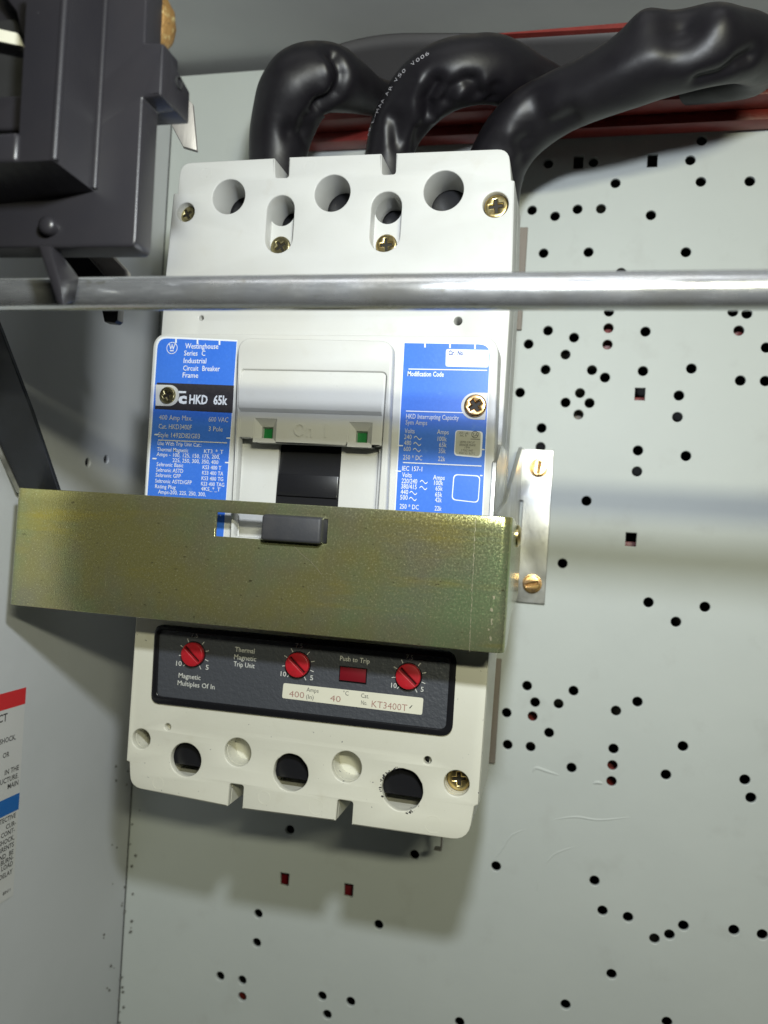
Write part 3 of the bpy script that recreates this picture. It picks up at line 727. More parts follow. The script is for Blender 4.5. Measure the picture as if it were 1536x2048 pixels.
# ------------------------------------------------------------------ brown strips behind the breaker
def strip(x0, y0, x1, y1, label):
    a = P(x0, y1, -.0015); b = P(x1, y0, -.0015)
    bm = box(bmesh.new(), (.052, -.0022, a.z), (b.x, -.0002, b.z)); bevel_bm(bm, .0003, 1)
    tag(obj('fibre_strip', bm, M['brown'], origin=(b.x-.005, 0, a.z)), label, 'spacer strip')
strip(1035, 455, 1056, 660, 'brown strip between breaker and panel, upper one, crossed by the steel rod')
strip(975, 1318, 1003, 1525, 'brown strip between breaker and panel, lower one below the yellow bracket')

# ------------------------------------------------------------------ yellow bracket
YG = -.125
g = [P(28, 973, YG), P(1022, 1036, YG), P(15, 1211, YG), P(1010, 1306, YG)]
zt_, zb_ = (g[0].z+g[1].z)/2, (g[2].z+g[3].z)/2
xg0, xg1 = (g[0].x+g[2].x)/2, (g[1].x+g[3].x)/2
Rb = .0035
sl = [P(433, 1023, YG), P(655, 1040, YG), P(428, 1073, YG), P(654, 1087, YG)]
sx0, sx1 = (sl[0].x+sl[2].x)/2, (sl[1].x+sl[3].x)/2; sz1, sz0 = (sl[0].z+sl[1].z)/2, (sl[2].z+sl[3].z)/2
prof = []   # (x, y, key)
backL, backR = .030, .055
def side_z(t):  # vertical extent shrinks towards the back
    return zt_, zb_
prof += [(xg0, YG+backL, .25), (xg0, YG+backL*.6, .12), (xg0, YG+Rb, 0)]
for i in range(1, 7):
    a = PI/2*i/6; prof.append((xg0+Rb-Rb*math.cos(a), YG+Rb-Rb*math.sin(a), 0))
xs = sorted([xg0+Rb + (xg1-xg0-2*Rb)*i/24 for i in range(1, 24)] + [sx0, sx1])
for x in xs: prof.append((x, YG, 0))
for i in range(0, 7):
    a = PI/2*i/6; prof.append((xg1-Rb+Rb*math.sin(a), YG+Rb-Rb*math.cos(a), 0))
prof += [(xg1, YG+.012, .03), (xg1, YG+.022, .22), (xg1, YG+backR, .34)]
zs = [0, .12, .25, .4, .6, .8, 1]
bm = bmesh.new(); grid = []
for x, y, k in prof:
    col = []
    H_ = zt_-zb_; lo = zb_ + H_*k; hi = zt_ - (H_*k*.2)
    lv = [lo, lo+(sz0-lo)*.33, lo+(sz0-lo)*.66, sz0, sz1, hi]
    for z in lv: col.append(bm.verts.new((x, y, z)))
    grid.append(col)
for i in range(len(grid)-1):
    xa_, xb_ = prof[i][0], prof[i+1][0]
    for j in range(5):
        if j == 3 and xa_ >= sx0-1e-6 and xb_ <= sx1+1e-6 and abs(prof[i][1]-YG) < 1e-6: continue
        bm.faces.new((grid[i][j], grid[i+1][j], grid[i+1][j+1], grid[i][j+1]))
bmesh.ops.recalc_face_normals(bm, faces=bm.faces)
GB = root('latch_bracket', ((xg0+xg1)/2, YG, zb_), 'wide yellow chromate steel bracket with a slot, across the breaker front', 'bracket')
go = obj('bracket_plate', bm, M['gold'], GB, smooth=50)
md = go.modifiers.new('thickness', 'SOLIDIFY'); md.thickness = .0018; md.offset = -1
me = go.data
if sum(p.normal.y*p.area for p in me.polygons) > 0:
    me.flip_normals()
bv = go.modifiers.new('rim', 'BEVEL'); bv.width = .0003; bv.segments = 2; bv.limit_method = 'ANGLE'; bv.angle_limit = math.radians(50)
bm = bmesh.new()
def scratch(bm, pts, wd, Y):
    for (xa_, ya_), (xb_, yb_) in zip(pts, pts[1:]):
        a, b = P(xa_, ya_, Y), P(xb_, yb_, Y); t = (b-a).normalized(); nn = Vector((-t.z, 0, t.x))*wd/2
        quad(bm, [tuple(a-nn), tuple(b-nn*.6), tuple(b+nn*.6), tuple(a+nn)])
scratch(bm, [(588, 1092), (600, 1106), (622, 1124), (633, 1136), (644, 1150)], .00022, YG-.00005)
scratch(bm, [(565, 1090), (580, 1106)], .00014, YG-.00005)
scratch(bm, [(470, 1252), (482, 1249), (498, 1257)], .00016, YG-.00005)
scratch(bm, [(212, 1150), (210, 1170), (214, 1182)], .00012, YG-.00005)
y = 1040
while y < 1300:
    d = random.uniform(1.5, 6); x = 951-(y-1040)*.048
    scratch(bm, [(x+random.uniform(-1.2, 1.2), y), (x+random.uniform(-1.2, 1.2), y+d)], random.choice([.00008, .00012, .0002, .0003]), YG-.00005); y += d*random.uniform(.6, 1.3)
for k in range(9):
    y = random.uniform(1170, 1285); x = 993-(y-1040)*.05+random.uniform(-5, 3)
    scratch(bm, [(x, y), (x+random.uniform(-2, 2), y+random.uniform(3, 9))], random.uniform(.0003, .0009), YG-.00006-k*1e-6)
for k in range(22):
    x, y = random.uniform(180, 960), random.uniform(1120, 1240); d = random.uniform(-1, 1)
    scratch(bm, [(x, y), (x+random.uniform(2, 9), y+d*6)], .00009, YG-.00005)
obj('scratch', bm, M['goldscratch'], GB, smooth=0)
c = P(1036, 1072, YG+.030)
obj('pivot_rivet', lathe([(.0042, -.002), (.0042, .0005), (.003, .0014)], (xg1, YG+.030, c.z), 24, 'X'), M['brass'], GB)

# ------------------------------------------------------------------ steel mounting plate with lugs
a = P(1040, 897, -.002); b = P(1090, 1207, -.002); c = P(1106, 900, -.002)
ytop, ybot = P(1075, 899, -.002).z, P(1062, 1206, -.002).z
x0, x1 = P(1041, 900, -.002).x, P(1098, 1050, -.002).x+.0002
MP = root('pivot_plate', ((x0+x1)/2, 0, ybot), 'zinc steel plate with two brass coloured slotted screws, right of the breaker', 'steel plate')
n0, n1 = P(1046, 1001, -.002), P(1040, 1111, -.002)
bm = plate([(x0, ybot), (x1, ybot), (x1, ytop), (x0, ytop), (x0, n0.z), (n0.x, n0.z), (n0.x, n1.z), (x0, n1.z)], [], -.0022, .002, .0003)
obj('plate', bm, M['steel'], MP)
# lug bent forward from the cut-out, tapering
bm = bmesh.new()
def yzplate(bm, X, t, pts):
    f = [bm.verts.new((X, y, z)) for y, z in pts]; g_ = [bm.verts.new((X+t, y, z)) for y, z in pts]
    bm.faces.new(f); bm.faces.new(g_[::-1]); n = len(pts)
    for i in range(n): bm.faces.new((f[i], f[(i+1) % n], g_[(i+1) % n], g_[i]))
    return bm
yzplate(bm, x0-.0004, .0018, [(-.0002, ytop), (-.0002, ybot), (-.050, zb_+.014), (-.116, zb_+.018), (-.116, zt_-.004), (-.112, zt_+.001), (-.078, zt_+.007), (-.014, ytop-.0015), (-.010, ytop)])
bmesh.ops.recalc_face_normals(bm, faces=bm.faces); bevel_bm(bm, .0003, 1)
lug = obj('lug', bm, M['steel'], MP)
bm = bmesh.new()
zq = P(995, 897, -.085).z
yzplate(bm, .0712, .0018, [(-.075, zq), (-.075, zt_-.015), (-.113, zt_-.015), (-.113, zq-.008), (-.100, zq)])
bmesh.ops.recalc_face_normals(bm, faces=bm.faces); bevel_bm(bm, .0003, 1)
obj('lug', bm, M['steel'], MP)
for x, y, rot, lab in ((1078, 935, 1.45, 'upper slotted screw with a vertical slot'), (1064, 1168, .30, 'lower slotted screw with a tilted slot')):
    p = P(x, y, -.004)
    bm = plate(circ((p.x, p.z), .0047, 32), [circ((p.x, p.z), .0036, 24)], -.0027, .0004, .0001)
    add(bm, plate(circ((p.x, p.z), .0039, 30), [slotshape((p.x, p.z), .0030, .00065, rot)], -.0054 if rot < 1 else -.0044, (.0027 if rot < 1 else .0018), .0003))
    add(bm, plate(circ((p.x, p.z), .0035, 20), [], -.0038 if rot < 1 else -.0034, .0010), 1)
    obj('slotted_screw', bm, [M['brass2'], M['rust']], MP, label=lab)

# ------------------------------------------------------------------ steel rod
YRD = -.197
r_ = abs(P(768, 549, YRD).z - P(768, 620, YRD).z)/2
zr_ = (P(768, 549, YRD).z + P(768, 620, YRD).z)/2
pL, pR = -.16, .26
bm = bmesh.new(); n = 56; prev = None
for x in (pL-.02, pL-.0199, .05, pR-.001, pR):
    rr = r_*(.9 if x in (pL-.02, pR) else 1)
    ringv = [bm.verts.new((x, YRD+rr*math.cos(2*PI*i/n), zr_+rr*math.sin(2*PI*i/n))) for i in range(n)]
    if prev:
        for i in range(n): bm.faces.new((prev[i], prev[(i+1) % n], ringv[(i+1) % n], ringv[i]))
    else: bm.faces.new(ringv)
    prev = ringv
bm.faces.new(prev); bmesh.ops.recalc_face_normals(bm, faces=bm.faces)
tag(obj('steel_rod', bm, M['rod'], origin=(0, YRD, zr_)), 'galvanised round steel rod running across the whole view in front of the breaker', 'rod')

# ------------------------------------------------------------------ cables
def catmull(v, n=14):
    out = []
    for i in range(len(v)-1):
        a = v[max(i-1, 0)]; b = v[i]; c = v[i+1]; d = v[min(i+2, len(v)-1)]
        for k in range(n):
            t = k/n; out.append(tuple(0.5*((2*b[j])+(-a[j]+c[j])*t+(2*a[j]-5*b[j]+4*c[j]-d[j])*t*t+(-a[j]+3*b[j]-3*c[j]+d[j])*t**3) for j in range(4)))
    out.append(tuple(v[-1])); return out
def cable(name, px, dents, label, seed):
    """px: (x, y, Y, radius) ; dents: ([photo points], size, depth) creases in the jacket, negative depth raises a fold"""
    from mathutils.bvhtree import BVHTree
    from mathutils.geometry import intersect_point_line
    v = []
    for x, y, Y, r in px: p = P(x, y, Y); v.append((p.x, p.y, p.z, r))
    pts = catmull(v, 20); n = 96
    rings = []; nrm = None
    for i, p in enumerate(pts):
        c = Vector(p[:3]); t = (Vector(pts[min(i+1, len(pts)-1)][:3]) - Vector(pts[max(i-1, 0)][:3])).normalized()
        if nrm is None: nrm = t.orthogonal().normalized()
        nrm = (nrm - t*nrm.dot(t)).normalized(); bi = t.cross(nrm)
        row = []
        for k in range(n):
            a = 2*PI*k/n; d = nrm*math.cos(a) + bi*math.sin(a); row.append((c + d*p[3], d))
        rings.append(row)
    flat = [q_ for row in rings for q_, d in row]
    tree = BVHTree.FromPolygons(flat, [(i*n+k, i*n+(k+1) % n, (i+1)*n+(k+1) % n, (i+1)*n+k) for i in range(len(rings)-1) for k in range(n)])
    D = []
    for pp_, s_, dep in dents:
        hits = []
        for x, y in pp_:
            h = tree.ray_cast(CAM_T, ray(x, y).normalized())[0]
            if h is None: h = tree.find_nearest(P(x, y, -.075))[0]
            hits.append(h)
        D.append((hits if len(hits) > 1 else hits*2, s_, dep))
    bm = bmesh.new(); prev = None
    for row in rings:
        ringv = []
        for q_, d in row:
            f = noise.noise(q_*36 + Vector((seed, 0, 0)))*.0016 + noise.noise(q_*90 + Vector((seed, 3, 0)))*.0003
            for hits, s_, dep in D:
                m_ = 9
                for a, b in zip(hits, hits[1:]):
                    if (b-a).length < 1e-6: e = (q_-a).length
                    else:
                        w0, t0 = intersect_point_line(q_, a, b); t0 = max(0, min(1, t0)); e = (q_-(a+(b-a)*t0)).length
                    m_ = min(m_, e)
                m_ /= s_*1.35
                if m_ < 2.5: f -= dep*.76*math.exp(-m_*m_*1.5)
            ringv.append(bm.verts.new(q_ + d*f))
        if prev:
            for k in range(n): bm.faces.new((prev[k], prev[(k+1) % n], ringv[(k+1) % n], ringv[k]))
        else: bm.faces.new(ringv)
        prev = ringv
    bm.faces.new(prev); bmesh.ops.recalc_face_normals(bm, faces=bm.faces)
    R0 = root(name, P(*px[0][:3]), label, 'cable', 'black cables above the breaker')
    obj('jacket', bm, M['cable'], R0, smooth=80)
    return R0
cable('power_cable', [(556, 400, -.058, .0128), (554, 315, -.060, .0132), (570, 238, -.064, .0148), (600, 176, -.068, .0158), (648, 156, -.066, .0142), (704, 172, -.052, .0108), (750, 194, -.036, .0090), (810, 215, -.018, .0085)],
      [([(667, 108), (683, 146), (672, 188), (642, 218)], .0032, .0052), ([(655, 128), (664, 165), (650, 195)], .0030, -.0016), ([(700, 118), (712, 175)], .006, -.0010),
       ([(582, 262), (612, 266)], .0040, .0034), ([(612, 242), (618, 284)], .0030, .0018), ([(600, 244), (622, 232)], .0035, -.0012), ([(530, 200), (545, 150)], .008, -.0008), ([(640, 205), (620, 235)], .003, .002)],
      'black cable leaving the breaker top at the left, bending over to the right', 1.0)
C2 = cable('power_cable', [(772, 380, -.058, .0108), (778, 305, -.060, .0112), (803, 240, -.064, .0122), (850, 182, -.070, .0132), (912, 146, -.073, .0142), (985, 140, -.068, .0136), (1060, 165, -.053, .0115), (1130, 205, -.038, .0105)],
      [([(868, 168), (853, 200), (862, 232)], .0034, .0056), ([(842, 170), (832, 215), (834, 240)], .0030, -.0014), ([(866, 240), (874, 232)], .0026, -.0030), ([(892, 205), (905, 178), (930, 163)], .0026, .0034), ([(915, 195), (925, 180)], .0026, -.0016),
       ([(950, 165), (958, 192)], .0028, .0034), ([(990, 178), (985, 200)], .0030, .0026), ([(970, 165), (975, 195)], .0024, -.0012), ([(788, 240), (796, 280)], .0036, .0028), ([(770, 255), (776, 295)], .0028, -.0010), ([(806, 285), (820, 262)], .003, -.0014), ([(835, 285), (838, 262)], .003, .0022)],
      'middle black cable with small white print along its outer left side', 5.0)
cable('power_cable', [(984, 410, -.050, .0128), (996, 325, -.055, .0132), (1040, 256, -.062, .0130), (1120, 205, -.070, .0120), (1225, 160, -.078, .0130), (1330, 116, -.083, .0144), (1412, 94, -.084, .0140), (1478, 94, -.077, .0128), (1512, 118, -.064, .0108), (1500, 148, -.050, .0085), (1440, 165, -.038, .008), (1380, 175, -.028, .008)],
      [([(1066, 212), (1070, 245), (1058, 280)], .0052, .0030), ([(1000, 255), (1035, 212)], .0050, -.0014), ([(1118, 222), (1190, 168), (1310, 108)], .0050, -.0014), ([(1118, 250), (1140, 235)], .0046, .0036), ([(1165, 225), (1230, 205)], .0060, -.0012),
       ([(1294, 44)], .0070, -.0052), ([(1364, 44)], .0078, .0070), ([(1442, 34)], .0072, -.0036), ([(1400, 160), (1442, 148), (1474, 124), (1500, 112)], .0030, .0040), ([(1395, 140), (1450, 112)], .006, -.0016), ([(1040, 290), (1052, 315)], .0030, .0020), ([(1022, 270), (1030, 310)], .0028, -.0012)],
      'longest black cable, rising from the breaker top right toward the upper right', 9.0)
# print on the middle cable
bm = bmesh.new()
marks = [('0', 722, 303), ('0', 726, 292), ('0', 730, 281), ('A', 735, 270), ('8', 738, 260), ('L', 744, 243), ('-', 748, 233), ('M', 753, 224), ('A', 758, 214), ('A', 763, 205), ('A', 772, 190), ('R', 779, 179), ('V', 790, 163), ('5', 797, 154), ('0', 804, 146), ('V', 822, 131), ('0', 831, 124), ('0', 840, 118), ('6', 849, 112)]
from mathutils.bvhtree import BVHTree
jk = [o for o in C2.children][0]
tree = BVHTree.FromPolygons([v.co + C2.location for v in jk.data.vertices], [tuple(p.vertices) for p in jk.data.polygons])
for i, (s, x, y) in enumerate(marks):
    for dx in (5, 8, 11, 15, 20):
        hit = tree.ray_cast(CAM_T, ray(x+dx*.8, y+dx*.4).normalized())
        if hit[0] is not None: break
    if hit[0] is None: continue
    loc, nr = hit[0], hit[1]
    a0 = P(marks[max(i-1, 0)][1], marks[max(i-1, 0)][2], -.07); a1 = P(marks[min(i+1, len(marks)-1)][1], marks[min(i+1, len(marks)-1)][2], -.07)
    tt = (a1-a0).normalized(); tt = (tt-nr*tt.dot(nr)).normalized(); ud = nr.cross(tt)
    put_text(bm, s, loc+nr*.0002, tt, ud, .0016, .0020, 0, 0)
obj('cable_lettering', bm, M['cableprint'], C2, smooth=0)

# ------------------------------------------------------------------ red bar, grey sheet
a = P(600, 245, -.004); b = P(1536, 238, -.016)
bm = bmesh.new()
zlo = P(1536, 238, -.012).z; zmid = P(1536, 207, -.016).z; zhi = P(1536, 172, -.024).z
box(bm, (-.052, -.0120, zlo), (.30, -.0023, zmid)); box(bm, (-.052, -.0240, zmid+.00005), (.30, -.0023, zhi))
bevel_bm(bm, .0006, 2)
tag(obj('red_support_bar', bm, M['redbar'], origin=(.06, -.01, zlo)), 'long red insulating bar fixed to the panel behind the black cables', 'bar')
a = P(740, 170, -.004); b = P(773, 128, -.004)
bm = box(bmesh.new(), (a.x-.0, -.006, zhi+.0005), (b.x, -.0005, b.z-.004)); bevel_bm(bm, .0005, 1)
tag(obj('red_stop_block', bm, M['redbar'], origin=(a.x, -.003, a.z)), 'small red block in the dark gap between the left and middle cables', 'support block')
# curved dark sheet leaning out over the panel top
bm = bmesh.new(); prev = None
nx = 36
for i in range(nx+1):
    t = i/nx; xpx = 628 + (1700-628)*t
    ytop_ = 44 + 40*max(0, 1-(xpx-628)/190)**2 + (22 if xpx < 1000 else 22*max(0, 1-(xpx-1000)/500)) 
    Yt_ = -.042
    tp = P(xpx, ytop_, Yt_); 
    if tp.z > .2342: tp = Vector((tp.x, tp.y, .2342))
    col = []
    for j in range(8):
        s = j/7; z = zhi+.0006 + (tp.z-(zhi+.0006))*s; y = -.014 + (Yt_+.014)*s**1.3
        col.append(bm.verts.new((tp.x, y, z)))
    if prev:
        for j in range(7): bm.faces.new((prev[j], col[j], col[j+1], prev[j+1]))
    prev = col
bmesh.ops.recalc_face_normals(bm, faces=bm.faces)
o = tag(obj('insulation_sheet', bm, M['sheet'], origin=P(900, 180, -.02), smooth=60), 'curved dark grey sheet standing behind the cables at the top of the panel', 'sheet')
md = o.modifiers.new('thickness', 'SOLIDIFY'); md.thickness = .0012
bm = bmesh.new(); prev = None
for i in range(25):
    t = i/24; xpx = 985+(1660-985)*t; y0 = 70-30*min(1, (xpx-985)/550)
    wd = 1+9*min(1, t*2.2)
    A = P(xpx, y0+1, -.044); B = P(xpx, y0-wd, -.044)
    zz = min(B.z, .2349)
    col = [bm.verts.new((A.x, -.0445, min(A.z, .2335))), bm.verts.new((A.x, -.0445, zz)), bm.verts.new((A.x, -.0395, zz)), bm.verts.new((A.x, -.0395, min(A.z, .2335)))]
    if prev:
        for j in range(4): bm.faces.new((prev[j], prev[(j+1) % 4], col[(j+1) % 4], col[j]))
    prev = col
bmesh.ops.recalc_face_normals(bm, faces=bm.faces)
tag(obj('red_edge_strip', bm, M['redbar'], origin=P(1200, 60, -.042)), 'thin red strip along the top edge of the dark grey sheet', 'strip')

# ------------------------------------------------------------------ handle mechanism housing, upper left
Y0 = -.2120
HS = root('handle_mechanism', P(100, 480, Y0), 'large dark grey moulded handle mechanism housing filling the upper left corner', 'handle mechanism')
# flange
fl = [P(-150, 497, Y0), P(270, 494, Y0), P(285, 195, Y0), P(322, 190, Y0), P(327, 86, Y0), P(290, 84, Y0), P(296, -60, Y0), P(-150, -60, Y0)]
flz = [(v.x, v.z) for v in fl]
op = [P(-150, 386, Y0), P(150, 360, Y0), P(175, -55, Y0), P(-150, -55, Y0)]
bm = plate(rpoly(flz, [0, .0022, .0005, .0005, .0005, .0005, 0, 0]), [], Y0, .0085, .0007)
obj('flange', bm, M['housing'], HS, smooth=40)
# ear: box reaching back, with a hole on its right face
e0, e1 = P(322, 190, Y0), P(327, 86, Y0); dx = .0001
bm = hexa([(e0.x-.010, Y0+.0002, e0.z+.0002), (e0.x-dx, Y0+.0002, e0.z+.0002), (e1.x-dx, Y0+.0002, e1.z-.0002), (e1.x-.010, Y0+.0002, e1.z-.0002),
           (e0.x-.010, Y0+.0150, e0.z-.0002), (e0.x+.0004, Y0+.0150, e0.z-.0002), (e1.x+.0004, Y0+.0150, e1.z-.0050), (e1.x-.010, Y0+.0150, e1.z-.0050)])
bevel_bm(bm, .0005, 2)
obj('ear', bm, M['housing'], HS, smooth=40)
pc = P(350, 166, Y0+.0085)
obj('ear_hole', lathe([(.0017, -.001), (.0017, .00035), (.0013, .00036), (.0013, -.0008)], (e0.x+.0001, Y0+.0085, pc.z), 20, 'X'), M['void'], HS)
# raised frame : ridge2 at the flange, ridge1 in front, inner strip going back in
Y1, Y2 = Y0-.0055, Y0-.0100
def fr3(pts): return [Vector(p) for p in pts]
A0 = P(186, 397, Y0-.0002); B0 = P(106, 320, Y0-.017); A0.z = B0.z - .0006; A1 = P(213, -60, Y0-.0002)         # foot of slope on the flange (right)
B0 = P(106, 320, Y0-.017); B1 = P(131, -60, Y0-.017)           # ridge
Cc0 = P(62, 250, Y0-.012); Cc1 = P(78, -60, Y0-.012)            # inner lip
LX = P(-200, 300, Y0).x
bm = bmesh.new()
nseg = 14
def vv(p): return bm.verts.new(p)
a0, a1, b0, b1 = vv(A0), vv(A1), vv(B0), vv(B1)
bm.faces.new((a0, a1, b1, b0))                 # right slope
c0, c1 = vv((Cc0.x, B0.y+.0012, B0.z)), vv((Cc1.x, B1.y+.0012, B1.z))
bm.faces.new((b0, b1, c1, c0))                 # front strip
d0, d1 = vv((Cc0.x-.002, Y0+.02, B0.z)), vv((Cc1.x-.002, Y0+.02, B1.z)); bm.faces.new((c0, c1, d1, d0))
# underside sweeps to the left, bulging down
prevf = b0; prevb = a0
for i in range(1, nseg+1):
    t = i/nseg
    xf = B0.x + (LX-B0.x)*t; zf = B0.z
    xb_ = A0.x + (LX-A0.x)*t; zb2 = A0.z - .0026*math.sin(min(1, t*1.8)*PI/2)
    f = vv((xf, B0.y, zf)); g_ = vv((xb_, Y0-.0002, zb2)); bm.faces.new((prevf, prevb, g_, f)); prevf, prevb = f, g_
# sill strip on the front below the opening
s0 = vv((B0.x, B0.y, B0.z)); s1 = vv((B0.x, B0.y, P(60, 252, B0.y).z)); s2 = vv((LX, B0.y, P(60, 252, B0.y).z)); s3 = vv((LX, B0.y, B0.z))
bmesh.ops.remove_doubles(bm, verts=bm.verts, dist=1e-6)
bmesh.ops.recalc_face_normals(bm, faces=bm.faces)
obj('raised_frame', bm, M['housing'], HS, smooth=0)
bmz = P(60, 252, B0.y).z
bm = box(bmesh.new(), (LX, B0.y+.0002, B0.z+.0001), (Cc0.x+.0002, B0.y+.004, bmz-.001)); bevel_bm(bm, .0012, 3)
obj('frame_sill', bm, M['housing'], HS, smooth=40)
# ridge rounds
def tube(p0, p1, r, n=12):
    bm = bmesh.new(); d = (Vector(p1)-Vector(p0)).normalized(); u = d.orthogonal().normalized(); v = d.cross(u)
    A = [bm.verts.new(Vector(p0)+(u*math.cos(2*PI*i/n)+v*math.sin(2*PI*i/n))*r) for i in range(n)]
    B = [bm.verts.new(Vector(p1)+(u*math.cos(2*PI*i/n)+v*math.sin(2*PI*i/n))*r) for i in range(n)]
    for i in range(n): bm.faces.new((A[i], A[(i+1) % n], B[(i+1) % n], B[i]))
    bm.faces.new(A[::-1]); bm.faces.new(B); return bm
bm = tube(B0+Vector((-.0002, .0008, .0004)), B1+Vector((-.0002, .0008, 0)), .0010)
obj('ridge', bm, M['housing'], HS, smooth=60)
bm = tube(A0+Vector((.0003, -.0000, .0006)), A1+Vector((.0003, .0000, 0)), .0009); obj('ridge', bm, M['housing'], HS, smooth=60)
# dark inside of the opening with the pale indicator and curved cam
bm = box(bmesh.new(), (LX, Y0-.0012, B0.z+.001), (Cc0.x+.003, Y0-.0010, B1.z)); obj('cavity', bm, M['void'], HS, smooth=0)
p_ = [P(x, y, Y0-.006) for x, y in ((-60, 45), (34, 66), (45, 92), (-60, 70))]
bm = hexa([tuple(v) for v in p_] + [(v.x, v.y+.001, v.z) for v in p_]); obj('indicator', bm, M['cream'], HS, smooth=0)
p_ = [P(x, y, Y0-.0065) for x, y in ((-80, 200), (30, 192), (58, 192), (52, 262), (-80, 262))]
f_ = [(v.x, v.z) for v in p_]; bm = plate(rpoly(f_, .0008), [], Y0-.0070, .004, .0008); obj('cam', bm, M['housing'], HS, smooth=40)
p_ = [P(x, y, Y0-.0055) for x, y in ((-10, -60), (10, -5), (34, 25), (42, 60), (60, 92), (78, 60), (80, -60))]
bm = plate([(v.x, v.z) for v in p_], [], Y0-.0060, .003, .0006); obj('cam', bm, M['housing'], HS, smooth=40)
# bolt head
c = P(97, 452, Y0-.001)
obj('bolt_head', lathe([(.0026, 0), (.0026, .0016), (.0022, .0024), (.0012, .0028), (.0002, .0029)], (c.x, Y0, c.z), 24), M['housing'], HS, smooth=60)
# hook finger in front of the rod
f_ = [P(76, 490, Y0-.004), P(100, 492, Y0-.004), P(120, 560, Y0-.004), P(127, 612, Y0-.004), P(114, 606, Y0-.004)]
b_ = [P(78, 490, Y0+.004), P(110, 490, Y0+.004), P(160, 556, Y0+.006), P(150, 604, Y0+.006), P(128, 606, Y0+.004)]
bm = bmesh.new(); F = [bm.verts.new(p) for p in f_]; B = [bm.verts.new(p) for p in b_]
bm.faces.new(F); bm.faces.new(B[::-1])
for i in range(5): bm.faces.new((F[i], F[(i+1) % 5], B[(i+1) % 5], B[i]))
bmesh.ops.recalc_face_normals(bm, faces=bm.faces); bevel_bm(bm, .0005, 2)
obj('hook', bm, M['housing'], HS, smooth=40)
# dark web and grey lever behind the rod
p_ = [P(x, y, -.170) for x, y in ((95, 485), (150, 485), (212, 556), (150, 556))]
bm = hexa([tuple(v) for v in p_] + [(v.x, v.y+.004, v.z) for v in p_]); obj('web', bm, M['black'], HS, smooth=0)
p_ = [P(x, y, -.165) for x, y in ((140, 488), (205, 488), (252, 540), (256, 556), (196, 556))]
bm = plate(rpoly([(v.x, v.z) for v in p_], [.001, .001, .0012, .0006, .0006]), [], -.165, .003, .0006); obj('lever', bm, M['greysteel'], HS, smooth=40)
p_ = [P(x, y, -.163) for x, y in ((202, 615), (236, 615), (234, 640), (228, 645), (208, 643))]
bm = plate([(v.x, v.z) for v in p_], [], -.163, .004, .0004)
obj('lever_tip', bm, M['black'], HS, smooth=40)

# rusty bolt and metal tab near the housing ear
p_ = P(318, 48, Y0+.012)
bm = sphere(p_, .0046, 3, (.95, 1.2, 1.7))
for v in bm.verts: v.co += v.normal*noise.noise(v.co*600)*.0003
tag(obj('rusty_bolt', bm, M['rust'], origin=p_), 'rusty gold coloured bolt end above the ear of the dark housing', 'bolt')
p_ = [P(x, y, -.168) for x, y in ((338, 240), (366, 186), (384, 205), (391, 297), (365, 292))]
bm = plate([(v.x, v.z) for v in p_], [], -.168, .0018, .0003)
bmesh.ops.rotate(bm, verts=bm.verts, cent=p_[1], matrix=Matrix.Rotation(.25, 3, 'Z'))
tag(obj('steel_tab', bm, M['greysteel'], origin=p_[3]), 'pointed bare steel tab hanging below the ear of the dark housing', 'tab')

# black link arm running down to the bracket
def prism(px, Y, t):
    f = [P(x, y, yy) for x, y, yy in px]
    bm = bmesh.new(); F = [bm.verts.new(p) for p in f]; B = [bm.verts.new(p+Vector((-.0006, t, 0))) for p in f]
    bm.faces.new(F); bm.faces.new(B[::-1]); n = len(F)
    for i in range(n): bm.faces.new((F[i], F[(i+1) % n], B[(i+1) % n], B[i]))
    bmesh.ops.recalc_face_normals(bm, faces=bm.faces); return bevel_bm(bm, .0003, 1)
arm = prism([(-40, 560, -.155), (2, 662, -.145), (62, 820, -.128), (118, 985, -.112), (44, 985, -.112), (-40, 800, -.130)], 0, .003)
A_ = obj('link_arm', arm, M['arm'], origin=P(80, 985, -.112)); tag(A_, 'flat black painted arm running from the left edge down to the yellow bracket', 'arm')
edge = prism([(-40, 806, -.1295), (44, 986, -.1115), (33, 986, -.1115), (-40, 832, -.1295)], 0, .003)
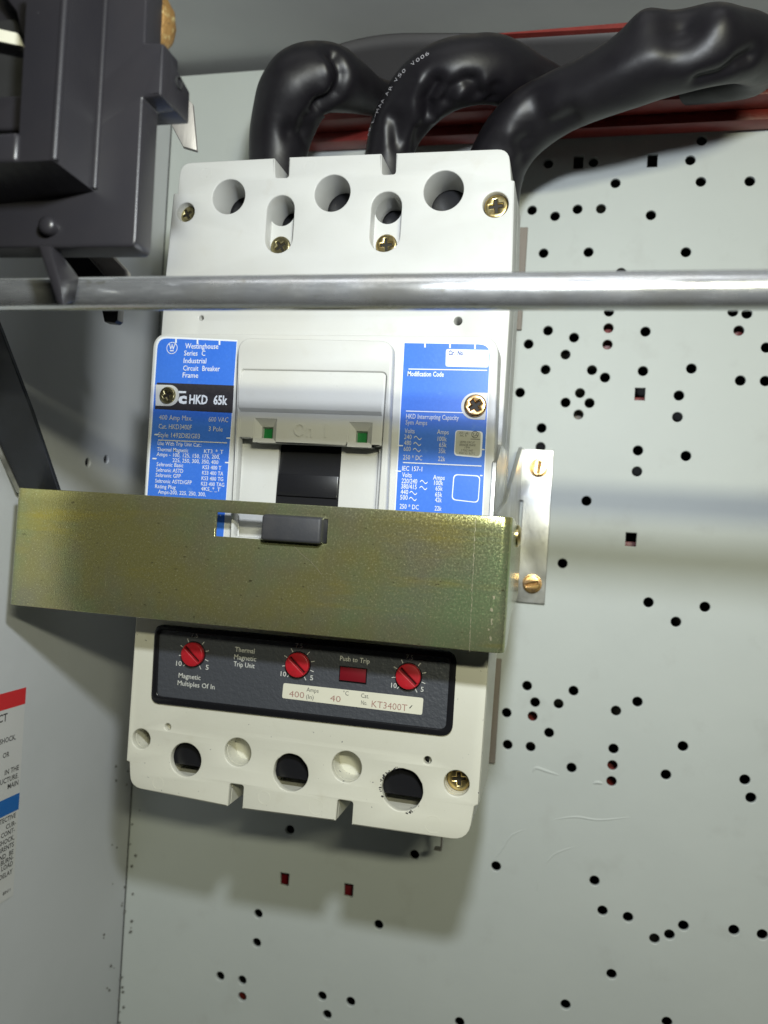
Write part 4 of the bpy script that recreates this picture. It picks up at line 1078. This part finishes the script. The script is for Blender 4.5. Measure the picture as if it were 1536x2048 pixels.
tag(obj('guide_rail', edge, M['steel'], origin=P(40, 985, -.1115)), 'thin pale metal edge beside the black arm, above the bracket left end', 'rail')

# ------------------------------------------------------------------ warning sticker on the left wall
o_ = .00035
TR_, BR_, = PW(52, 1375, o_), PW(27, 1781, o_)
ye = (TR_.y + BR_.y)/2; ztop = TR_.z; zbt = PW(27, 1790, o_).z
ys = ye - .060
def wpt(y, z, k=0): return (wall_x(z) + o_ + .00006*k, y, z)
SX = Vector((0, 1, 0)); 
WL = root('warning_label', wpt((ys+ye)/2, zbt), 'white warning label with red and blue stripes on the left wall', 'label')
bm = bmesh.new()
quad(bm, [wpt(ys, zbt), wpt(ye, zbt), wpt(ye, ztop), wpt(ys, ztop)], 0)
def band(y0, y1, m):
    z0, z1 = PW(50, y0, o_).z, PW(48, y1, o_).z
    quad(bm, [wpt(ys, z1, 1), wpt(ye, z1, 1), wpt(ye, z0, 1), wpt(ys, z0, 1)], m)
band(1375, 1408, 1); band(1580, 1613, 2)
for s, x, y, h in (('DISCONNECT', 14, 1441, 15), ('SHOCK,', 31, 1478, 9.5), ('OR', 18, 1512, 9.5), ('IN THE', 37, 1539, 9.5), ('STRUCTURE.', 36, 1555, 9.5), ('MAIN', 36, 1569, 9.5),
                   ('PROTECTIVE', 31, 1634, 9), ('CUR-', 31, 1649, 9), ('CONT-', 29, 1663, 9), ('SHOCK,', 28, 1678, 9), ('CURRENTS', 27, 1692, 9), ('AND  BE', 26, 1707, 9), ('BURN-', 26, 1718, 9), ('LOAD', 25, 1730, 9), ('DELAY', 24, 1746, 9), ('80N11', 20, 1782, 6)):
    b = PW(x, y, o_); hz = PW(x, y-h, o_).z - b.z
    v, f = glyphs(s, .014); wd = (max(p[0] for p in v)-min(p[0] for p in v))/cap()*hz*.92
    if s == '80N11': wd *= 1
    org = wpt(b.y-wd, b.z, 2)
    put_text(bm, s, org, (0, 1, 0), Vector((WXK, 0, 1)), wd, hz, .014, 3)
obj('sheet', bm, [M['sticker'], M['stred'], M['stblue'], M['darkink']], WL, smooth=0)
